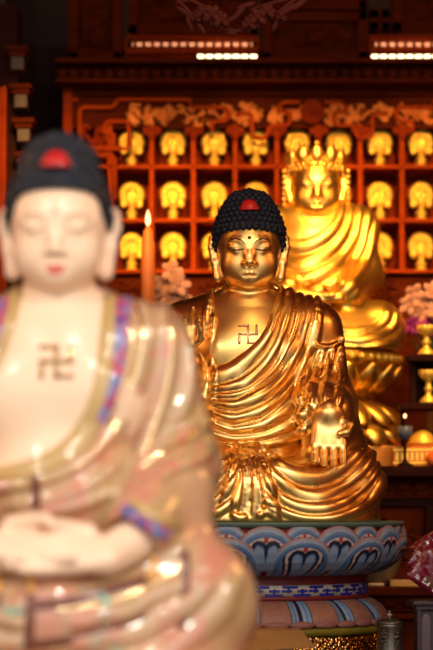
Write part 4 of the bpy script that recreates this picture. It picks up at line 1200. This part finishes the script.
LB, MBL, DB_, PK, WH, REDC = (.20,.27,.38), (.05,.11,.25), (.006,.009,.026), (.26,.11,.09), (.48,.35,.32), (.26,.035,.025)
def petal_col(x, y):
    """cloud-scroll painting of one petal; x -1..1, y 0..1"""
    r = math.hypot(x, y*.98)
    if r > .955: return PK
    if r > .92: return (.25,.20,.22)
    if r > .85: return LB
    if r > .79: return (.09,.15,.26)
    if r > .73: return MBL
    y -= .09
    ax = abs(x)
    if math.hypot(x, y - .60) < .07: return REDC
    t = min(1, max(0, (.34 - y) / .34)); d = math.hypot(ax - (.19 - .07*t), y - (.34 - .34*t))
    if d < .13: return LB
    if d < .155: return MBL
    if d < .25: return DB_
    if d < .33: return WH
    if d < .40: return DB_
    return (.11,.18,.31)
def petal_tier(name, cen0, half, ytop, ybot, lift, n, off):
    A = math.radians(half); base = None; NP, NR = 56, 34
    top = pz(ytop); bot = pz(ybot); h = top - bot
    vs, cs = [], []
    for j in range(NR + 1):
        rho = j / NR
        for i in range(NP + 1):
            ph = PI * i / NP; x, y = rho * math.cos(ph), rho * math.sin(ph)
            py = ybot + (ytop - ybot) * y
            R = RB_(py) + lift + .010 * (1 - rho**4) + .012 * max(0, y - .6) 
            a = x * A * (1 - .10*(1-y)); vs.append((R * math.sin(a), -R * math.cos(a), bot + h * y)); cs.append(petal_col(x, y))
    nv = len(vs); e = NR * (NP + 1)
    fs = []
    for j in range(NR):
        for i in range(NP): a = j*(NP+1)+i; fs.append((a, a+1, a+NP+2, a+NP+1))
    V = list(vs); F4 = [f[::-1] for f in fs]
    for p in vs: 
        L = math.hypot(p[0], p[1]); V.append((p[0]*(1-.014/L), p[1]*(1-.014/L), p[2]))
    F4 += [tuple(nv + q for q in f) for f in fs]
    for i in range(NP): F4.append((e+i, e+i+1, nv+e+i+1, nv+e+i)[::-1])
    for i in range(n):
        if base is None:
            base = mesh_np(name, V, F4, PAINT, ped); paint(base, cs + [PK] * nv); o = base
        else:
            o = base.copy(); C.objects.link(o); o.parent = ped
        o.rotation_euler = (0, 0, math.radians(cen0) + 2*PI*(i + off)/n)
N13 = 13; CEN = 19.0
petal_tier('lower_petal', CEN, 14.2, 537.5, 577.3, .006, N13, 0)
petal_tier('middle_petal', CEN, 13.6, 526, 572, -.001, N13, .5)
petal_tier('upper_petal', CEN, 10.5, 523.6, 566, -.008, N13, 0)
MB().lathe([(0,pz(577)),(121*sM,pz(577)),(120*sM,pz(579)),(117*sM,pz(584)),(119*sM,pz(585.5)),(119*sM,pz(586)),(0,pz(586))], 96).build('upper_moulding', MAROON, ped)
MB().lathe([(0,pz(585.8)),(117.5*sM,pz(585.8)),(117.5*sM,pz(598.5)),(0,pz(598.5))], 96).build('waist_band', CREAM, ped)
MB().lathe([(0,pz(598)),(119.5*sM,pz(598)),(119.5*sM,pz(602)),(116*sM,pz(603)),(0,pz(603))], 96).build('lower_moulding', MAROON, ped)
b = MB(); rf = 117.6*sM
def arc(a0, a1, py, hh):
    n = max(1, int(abs(a1-a0)/.03)); vs = []; fs = []
    for i in range(n+1):
        a = a0 + (a1-a0)*i/n
        for rr in (rf-.002, rf+.0035):
            for z in (pz(py)-hh, pz(py)+hh): vs.append((rr*math.sin(a), -rr*math.cos(a), z))
    for i in range(n):
        k = i*4; fs += [(k+2,k+3,k+7,k+6),(k,k+4,k+5,k+1),(k+1,k+5,k+7,k+3),(k,k+2,k+6,k+4)]
    fs += [(0,1,3,2), (n*4,n*4+2,n*4+3,n*4+1)]
    b.add(vs, fs, False)
NF = 26; st_ = 2*PI/NF; t1 = 1.0*sM
for i in range(NF):
    a = i*st_
    arc(a+.02, a+st_*.62, 588.3, t1*1.1); arc(a+st_*.30-.009, a+st_*.30+.009, 591, 3.2*sM); arc(a+st_*.05, a+st_*.42, 592.4, t1)
    arc(a+st_*.48, a+st_*1.10, 596.6, t1*1.1); arc(a+st_*.80-.009, a+st_*.80+.009, 594, 3.4*sM); arc(a+st_*.62, a+st_*.98, 592.4, t1)
b.build('key_fret', BLUE, ped)
# turned-down petals of the foot
fprof = [(602,114),(605,122),(611,129),(618,134.5),(625,138)]
def RF_(py): return np.interp(py, [p for p, _ in fprof], [r for _, r in fprof]) * sM
MB().lathe([(0,pz(602))] + [((r-3)*sM, pz(p)) for p, r in fprof] + [(135*sM,pz(630)),(0,pz(630))], 96).build('foot_core', MAROON, ped)
NFOOT = 17; base = None; vs = []; cs = []; NU, NV = 40, 14; A = PI/NFOOT
for j in range(NV+1):
    v = j/NV; py = 602 + 24*v
    for i in range(NU+1):
        u = 2*i/NU - 1; R = RF_(py) + .016*(1-abs(u)**3)*(.35+.65*math.sin(PI*min(1,.12+.85*v))) - .002; a = u*A*.985
        vs.append((R*math.sin(a), -R*math.cos(a), pz(py))); q = abs(u)
        cs.append(DB_ if q > .90 else LB if q > .82 else (.07,.16,.31) if q > .70 else (.16,.23,.33) if q > .62 else (.02,.03,.07) if q > .58 else ((.22,.085,.06) if (v < .5 and abs(u - .25*math.sin(9*v)) < .05) else (.27,.115,.08)))
fs = []
for j in range(NV):
    for i in range(NU): a = j*(NU+1)+i; fs.append((a, a+NU+1, a+NU+2, a+1)[::-1])
nv = len(vs); V = vs + [(p[0]*.965, p[1]*.965, p[2]) for p in vs]; F4 = fs + [tuple(nv+q for q in f[::-1]) for f in fs]
e = NV*(NU+1)
for i in range(NU): F4 += [(e+i, nv+e+i, nv+e+i+1, e+i+1)]
for i in range(NFOOT):
    if base is None: base = mesh_np('foot_petal', V, F4, PAINT, ped); paint(base, cs + [PK]*nv); o = base
    else: o = base.copy(); C.objects.link(o); o.parent = ped
    o.rotation_euler = (0,0,math.radians(10) + 2*PI*i/NFOOT)
b = MB()
for i in range(NFOOT*2):
    a = math.radians(10) + PI*i/NFOOT; b.ell((138.5*sM*math.sin(a), -138.5*sM*math.cos(a), pz(626.6)), (13*sM,.012,4.0*sM), 10, 8, Matrix.Rotation(a, 3, 'Z'))
b.build('scalloped_fringe', noisy('dusty_rose', (.20,.075,.06), (.25,.10,.08), 9, .5), ped)
MB().lathe([(0,pz(629.6)),(138*sM,pz(629.6)),(141*sM,pz(631)),(141*sM,pz(636)),(138*sM,pz(638)),(0,pz(638))], 96).build('olive_ring', OLIVE, ped)
SEQ = mat('gold_sequin_cloth', (.75,.38,.10), .22, 1.0); _v = coords(SEQ); _vo = nd(SEQ, 'ShaderNodeTexVoronoi'); _vo.inputs['Scale'].default_value = 110; ln(SEQ, _v, _vo.inputs['Vector'])
_r = ramp(SEQ, [(.0, (.10,.03,.01)), (.35, (.55,.24,.05)), (.8, (.85,.50,.18))]); ln(SEQ, _vo.outputs['Color'], _r.inputs['Fac']); ln(SEQ, _r.outputs['Color'], bsdf(SEQ).inputs['Base Color']); bump(SEQ, _vo.outputs['Distance'], .006)
MB().lathe([(0,pz(638)),(137*sM,pz(638)),(139*sM,pz(640)),(140*sM,pz(654)),(141*sM,pz(668)),(0,pz(668))], 96).build('sequin_skirt', SEQ, ped)
build_mid_statue((xM, DM, zM))

# ---- the table they stand on
tb2 = thing('offering_altar', 'dark wooden altar carrying the blue lotus pedestal and the pewter jar', 'altar', (.25, DM, 0))
MB().box((0,0,zT-.02), (1.05,.52,.02), .006).build('tabletop', WOODD, tb2)
MB().box((0,0,(zT-.04)/2), (.98,.46,(zT-.04)/2), .006).build('cabinet', WOODM, tb2)
for i in range(5): MB().box((-.76+i*.38,-.465,(zT-.04)/2), (.16,.012,.42), .006).build('front_panel', WOOD, tb2)

# ---- pewter jar with knobbed lid
DJ = 6.88; k = S(DJ); zJ = zT
PEW = noisy('dark_pewter', (.085,.078,.064), (.14,.125,.10), 14, .34, .85); PEWL = mat('pewter_light', (.34,.32,.28), .3, .9)
jy = lambda py: Z(py, DJ) - zJ
jar = thing('pewter_jar', 'dark pewter lidded jar with knob beside the lotus pedestal foot', 'jar', (X(389.5,DJ), DJ, zJ))
MB().lathe([(0,0),(14.5*k,0),(15*k,jy(654)),(14.2*k,jy(650)),(12.6*k,jy(640)),(12.5*k,jy(632)),(13.4*k,jy(627)),(13.8*k,jy(624.5)),(13*k,jy(623.5)),(0,jy(623.5))], 48).build('jar_body', PEW, jar)
b = MB()
for a0 in (-.55, .55):
    for (u, v, r, rt) in ((0,.0,3.4,0),(-.12,4.5,1.7,.5),(.12,4.5,1.7,-.5),(0,7,1.5,0),(-.16,-4,1.6,.7),(.16,-4,1.6,-.7),(0,-6.5,1.8,0)):
        a = a0+u; R = 12.7*k; b.ell((R*math.sin(a), -R*math.cos(a), jy(637)+v*k), (r*k, .0028, r*k*.6), 10, 6, Matrix.Rotation(a,3,'Z') @ Matrix.Rotation(rt,3,'Y'))
b.build('embossed_motif', PEW, jar)
lid = MB().lathe([(0,jy(624)),(13.8*k,jy(624)),(14*k,jy(622.6)),(13*k,jy(621)),(8*k,jy(619)),(5*k,jy(618.4)),(0,jy(618.4))], 48).build('lid', PEW, jar)
MB().lathe([(0,jy(618.8)),(2.2*k,jy(618.6)),(1.8*k,jy(617)),(3.6*k,jy(615.6)),(3.6*k,jy(614.4)),(2*k,jy(613)),(1.2*k,jy(612)),(.6*k,jy(610.4)),(0,jy(610))], 24).build('knob', PEWL, lid)

# ---- small dark wooden stand with snack packs
DW_ = 6.95; k = S(DW_)
PURW = noisy('purplish_dark_wood', (.035,.020,.026), (.055,.032,.038), 8, .5); PURL = noisy('mauve_inset', (.085,.055,.065), (.11,.075,.085), 12, .5)
zs = zT; sy_ = lambda py: Z(py, DW_) - zs
ws = thing('wooden_stand', 'small dark purple wooden stand under the red snack packs', 'stand', (X(438,DW_), DW_, zs))
MB().box((0,0,sy_(602)), (27*k,.085,2.0*k), .003).build('top_slab', PURW, ws)
MB().box((0,0,sy_(606.5)), (24*k,.075,2.6*k), .003).build('frieze', PURW, ws)
MB().box((0,0,sy_(609)/2), (22*k,.065,sy_(609)/2), .004).build('body', PURW, ws)
for x in (-14, 0, 14):
    b = MB(); b.box((x*k,-.066,sy_(634)), (4.6*k,.003,17*k), .002).ell((x*k,-.066,sy_(617)), (4.6*k,.003,4.6*k), 14, 8); b.build('arched_panel', PURL, ws)
for i, x in enumerate((-24,24)): MB().box((x*k*.86,-.068,sy_(609)/2), (2.2*k,.008,sy_(609)/2), .002).build('corner_post', PURW, ws)
WRAP = noisy('magenta_wrapper', (.10,.003,.012), (.17,.006,.025), 5, .22, 0, bmp=.0, coat=.7)
_v = coords(WRAP); _n = noise(WRAP, _v, 9, 2, 1.0); bump(WRAP, _n.outputs['Fac'], .010)
FOIL = noisy('silver_print', (.50,.38,.40), (.66,.52,.52), 12, .3, .3); INK = mat('pale_print', (.72,.60,.60), .4); BROWNP = noisy('brown_print', (.08,.03,.015), (.14,.06,.03), 20, .4)
def pack(loc, w, h, t, rx, ry, rz, label, lines, foil):
    r = thing('snack_pack', label, 'snack pack', loc, 0, 'wrapped snack packs on the stand'); r.rotation_euler = (rx, ry, rz)
    NX, NZ = 26, 20; V = []; F4 = []
    rg = random.Random(int(w*1e4) + int(rx*100)); W = [[(rg.random()-.5) for _ in range(NZ+1)] for _ in range(NX+1)]
    f = lambda u, v: t * max(0, (1-u**4)) ** .6 * max(0, (1-v**4)) ** .6
    for sgn in (-1, 1):
        for i in range(NX+1):
            for j in range(NZ+1):
                u, v = 2*i/NX-1, 2*j/NZ-1; edge = max(abs(u), abs(v))
                zig = .004 * (1 if (j % 2) else -1) * (abs(u) > .99)
                V.append((u*w/2 + zig, sgn*(f(u*.999, v*.999)/2 + .0008) + W[i][j]*.003*(edge < .97) + .004*math.sin(5*u+3*v), v*h/2))
    M = (NX+1)*(NZ+1)
    for i in range(NX):
        for j in range(NZ):
            a = i*(NZ+1)+j; q = (a, a+NZ+1, a+NZ+2, a+1); F4 += [q, tuple(M+z for z in q[::-1])]
    for i in range(NX):
        for j in (0, NZ):
            a = i*(NZ+1)+j; q = (a, M+a, M+a+NZ+1, a+NZ+1); F4.append(q if j == 0 else q[::-1])
    for j in range(NZ):
        for i in (0, NX):
            a = i*(NZ+1)+j; q = (a, a+1, M+a+1, M+a); F4.append(q if i == 0 else q[::-1])
    mesh_np('wrapper', V, F4, WRAP, r)
    fy_ = lambda x, z: -(f(2*x/w, 2*z/h)/2) + .004*math.sin(10*x/w+6*z/h) - .0045
    for (nm, mm, x0, x1, z0, z1) in foil:
        b = MB(); vs = []; fs = []; n = 10
        for i in range(n+1):
            for j in range(n+1):
                x, z = x0+(x1-x0)*i/n, z0+(z1-z0)*j/n + .15*(z1-z0)*math.sin(i*.6); vs.append((x, fy_(x, z), z))
        m0 = len(vs); vs += [(p[0], p[1]+.003, p[2]) for p in vs]
        for i in range(n):
            for j in range(n): a = i*(n+1)+j; q = (a, a+n+1, a+n+2, a+1); fs += [q, tuple(m0+z for z in q[::-1])]
        b.add(vs, fs).build(nm, mm, r)
    for (x0, z0, s_, n) in lines:                          # rows of small pale print strokes
        b = MB(); rg = random.Random(7)
        for i in range(n):
            cx_ = x0 + i*s_*1.15
            for st in range(4):
                hz_ = rg.random() < .5; dx = (rg.random()-.5)*s_*.6; dz = (rg.random()-.5)*s_*.8
                y = fy_(cx_+dx, z0+dz) - .0008
                b.box((cx_+dx, y, z0+dz), (s_*.36 if hz_ else s_*.07, .0006, s_*.07 if hz_ else s_*.42))
        b.build('print', INK, r)
zp = Z(600, DW_)
pack((X(436,6.90), 6.865, Z(575,6.9)), .145, .11, .03, .12, .62, .2, 'magenta snack pack with silver print leaning in front on the dark stand', [(-.045,-.035,.016,4)], [('silver_patch', FOIL, -.02,.05,-.004,.034), ('brown_patch', BROWNP, -.03,.03,-.040,-.018)])
pack((X(439,6.96), 6.985, Z(548,6.95)), .14, .10, .03, .10, -.62, -.1, 'magenta snack pack tilted at the top of the packs', [(-.04,.02,.014,4)], [('silver_patch', FOIL, -.045,.04,-.005,.03)])
pack((X(434,6.93), 6.925, Z(562,6.93)), .13, .10, .03, .10, .55, .15, 'magenta snack pack in the middle of the pile behind the leaning one', [(-.05,0,.016,4)], [('silver_patch', FOIL, -.03,.05,-.04,.0)])

# ---- plinth and table of the nearest statue
DF = 5.07; zF = Z(670, DF); xF = X(59, DF)
pl = thing('statue_plinth', 'pale wooden plinth carrying the nearest porcelain buddha', 'plinth', (xF, DF, 0))
MB().box((0,.0,zF-.03), (.52,.48,.03), .01).build('top_slab', noisy('tan_wood', (.30,.12,.02), (.38,.16,.03), 6, .4, stretch=(1,1,4)), pl)
MB().box((0,0,(zF-.06)/2), (.48,.44,(zF-.06)/2), .01).build('body', WOOD, pl)
build_front_statue((xF, DF, zF))
DN = 6.35; k = S(DN)
nt = thing('tan_bench', 'tan wooden bench corner between the porcelain buddha and the lotus pedestal', 'bench', (X(262,DN), DN, 0))
zb = Z(629, DN)
b = MB(); b.add([(-60*k,-.06,zb-.06),(53*k,-.06,zb-.045),(53*k,.06,zb-.045),(-60*k,.06,zb-.06),(-60*k,-.06,zb),(38*k,-.06,zb),(38*k,.06,zb),(-60*k,.06,zb)], [(0,1,5,4),(1,2,6,5),(2,3,7,6),(3,0,4,7),(4,5,6,7),(3,2,1,0)], False)
b.build('seat', noisy('tan_wood', (.30,.12,.02), (.38,.16,.03), 6, .4, stretch=(1,1,4)), nt)
for x in (-50, 26): MB().box((x*k,0,(zb-.055)/2), (8*k,.045,(zb-.055)/2), .004).build('leg', noisy('tan_wood', (.5,.3,.1), (.5,.3,.1)), nt)

# ---- carved hanging branch at the top
DH_ = 6.85; k = S(DH_)
CARV = noisy('red_brown_carving', (.060,.011,.008), (.095,.018,.012), 9, .6, bmp=.001, spec=.06)
hb = thing('carved_branch_pendant', 'carved reddish wooden branch with peonies hanging from the ceiling at the top', 'hanging carving', (X(232,DH_), DH_, Z(-20,DH_)))
hx = lambda px: X(px,DH_) - X(232,DH_)
hz = lambda py: (-20-py)*k
b = MB(); rg = random.Random(9)
for pts in ([(160,-14),(182,4),(196,20),(214,26),(236,32),(252,28),(270,18),(290,4),(310,-14)], [(176,4),(190,0),(206,8),(222,14)], [(250,10),(268,4),(286,0),(300,-10)], [(214,10),(224,24),(236,32)], [(196,20),(188,10),(176,8)], [(270,18),(284,14),(296,4)]):
    b.tube([(hx(x), (rg.random()-.5)*.02, hz(y)) for x, y in pts], .0058, 8)
b.build('branch', CARV, hb)
for (x, y, r) in ((212,16,11),(222,22,9),(203,14,8),(258,19,10),(267,13,9),(249,25,8),(196,19,6),(281,18,6)):
    f = MB()
    for i in range(7):
        a = 2*PI*i/7+.2; f.ell((hx(x)+.55*r*k*math.cos(a), -.012+.01*math.sin(3*a), hz(y)+.5*r*k*math.sin(a)), (.55*r*k,.012,.36*r*k), 10, 8, Matrix.Rotation(-a,3,'Y') @ Matrix.Rotation(.4,3,'X'))
    f.ell((hx(x),-.022,hz(y)), (.35*r*k,.014,.35*r*k), 10, 8); f.build('peony', CARV, hb)
for (x, y, a, L) in ((190,24,1.9,10),(201,28,2.2,9),(234,18,.6,11),(240,12,.9,12),(228,30,2.6,8),(276,24,1.2,10),(288,10,.6,12),(246,6,.3,11),(184,12,2.5,10),(300,4,.7,12),(232,34,3.0,7)):
    f = MB(); f.ell((hx(x), -.008, hz(y)), (L*k*.95,.006,L*k*.26), 10, 6, Matrix.Rotation(-a,3,'Y')); f.build('leaf', CARV, hb)
MB().box((0,0,.02), (.42,.03,.02), .004).build('hanging_bar', CARV, hb)
for x in (-.35,.35): MB().tube([(x,0,.03),(x,0,HZ-Z(-20,DH_))], .008, 8).build('hanging_rod', CARV, hb)

# ------------------------------------------------------------------ light, camera
def area(name, loc, rot, sx_, sy2, power, col, spread=180):
    l = bpy.data.lights.new(name, 'AREA'); l.shape = 'RECTANGLE'; l.size = sx_; l.size_y = sy2; l.energy = power; l.color = col; l.spread = math.radians(spread)
    o = bpy.data.objects.new(name, l); C.objects.link(o); o.location = loc; o.rotation_euler = rot; return o
def spot(name, loc, tgt, power, col, ang, size=.08, blend=.6):
    l = bpy.data.lights.new(name, 'SPOT'); l.energy = power; l.color = col; l.spot_size = math.radians(ang); l.spot_blend = blend; l.shadow_soft_size = size
    o = bpy.data.objects.new(name, l); C.objects.link(o); o.location = loc
    o.rotation_euler = (Vector(tgt) - Vector(loc)).to_track_quat('-Z', 'Y').to_euler(); return o
for x in (-1.35, .25, 1.5): area('added_glint_light', (x, 3.4, 3.5), (math.radians(38), 0, 0), .20, .20, 20, (1.0,.93,.82))  # unseen area lights added for compact highlights on both statues
po = area('doorway_portal', (0, Y0+.01, DH/2), (PI/2, 0, 0), 2*DW, DH, 1, (1,1,1)); po.data.cycles.is_portal = True
WARM = (1.0,.50,.13)
for x in (-.45, .15, .75): spot('screen_spot', (x, 6.5, 3.27), (x, 8.9, 2.40), 360, WARM, 27, .10, .6)
spot('altar_table_spot', (1.05, 6.6, 3.3), (.58, 8.2, 1.74), 150, WARM, 17, .12, .7)  # unseen warm spot added to turn the altar items orange
spot('throne_spot', (.1, 6.9, 4.4), (.36, 8.5, 2.2), 230, WARM, 28, .25)
spot('throne_spot', (1.0, 6.9, 4.4), (.55, 8.3, 1.8), 230, WARM, 32, .25)
spot('altar_spot', (.35, 5.4, 4.4), (.12, 7.3, 2.1), 60, (1.0,.62,.28), 34, .45)
for x in (-2.6, 2.6):  # unseen point lights added for warm glints and orange shadow tones
    for y in (4.3, 6.4):
        l = bpy.data.lights.new('added_warm_light', 'POINT'); l.energy = 38; l.color = (1.0,.48,.13); l.shadow_soft_size = .4
        o = bpy.data.objects.new('added_warm_light', l); C.objects.link(o); o.location = (x, y, 3.3)
w = bpy.data.worlds.new('overcast_sky'); SC.world = w; w.use_nodes = True
nt = w.node_tree; tc = nt.nodes.new('ShaderNodeTexCoord'); sp = nt.nodes.new('ShaderNodeSeparateXYZ'); nt.links.new(tc.outputs['Generated'], sp.inputs[0])
mr = nt.nodes.new('ShaderNodeMapRange'); mr.inputs[1].default_value = -1; mr.inputs[2].default_value = 1; nt.links.new(sp.outputs['Z'], mr.inputs[0])
cr = nt.nodes.new('ShaderNodeValToRGB'); el = cr.color_ramp.elements
while len(el) < 5: el.new(.5)
for i, (p_, c_) in enumerate(((.0,(.14,.13,.11)), (.5,(.32,.29,.25)), (.535,(.52,.48,.42)), (.60,(.92,.90,.86)), (1.0,(.95,.95,.95)))):
    el[i].position = p_; el[i].color = (*c_, 1)
nt.links.new(mr.outputs[0], cr.inputs['Fac']); nt.links.new(cr.outputs['Color'], nt.nodes['Background'].inputs['Color'])
nt.nodes['Background'].inputs['Strength'].default_value = 1.85
cam = bpy.data.cameras.new('camera'); co = bpy.data.objects.new('camera', cam); C.objects.link(co); SC.camera = co
co.location = (0,0,CAMZ); co.rotation_euler = (PI/2,0,0); cam.lens = 135; cam.sensor_width = 36; cam.sensor_fit = 'AUTO'
cam.shift_y = (HY-325)/650; cam.clip_end = 50; cam.clip_start = .05
cam.dof.use_dof = True; cam.dof.focus_distance = 7.14; cam.dof.aperture_fstop = 2.0; cam.dof.aperture_blades = 0
SC.view_settings.view_transform = 'Standard'; SC.view_settings.look = 'None'; SC.view_settings.exposure = 0; SC.view_settings.gamma = 1
SC.view_settings.use_curve_mapping = False
SC.cycles.use_denoising = True; SC.cycles.max_bounces = 8; SC.cycles.sample_clamp_indirect = 6
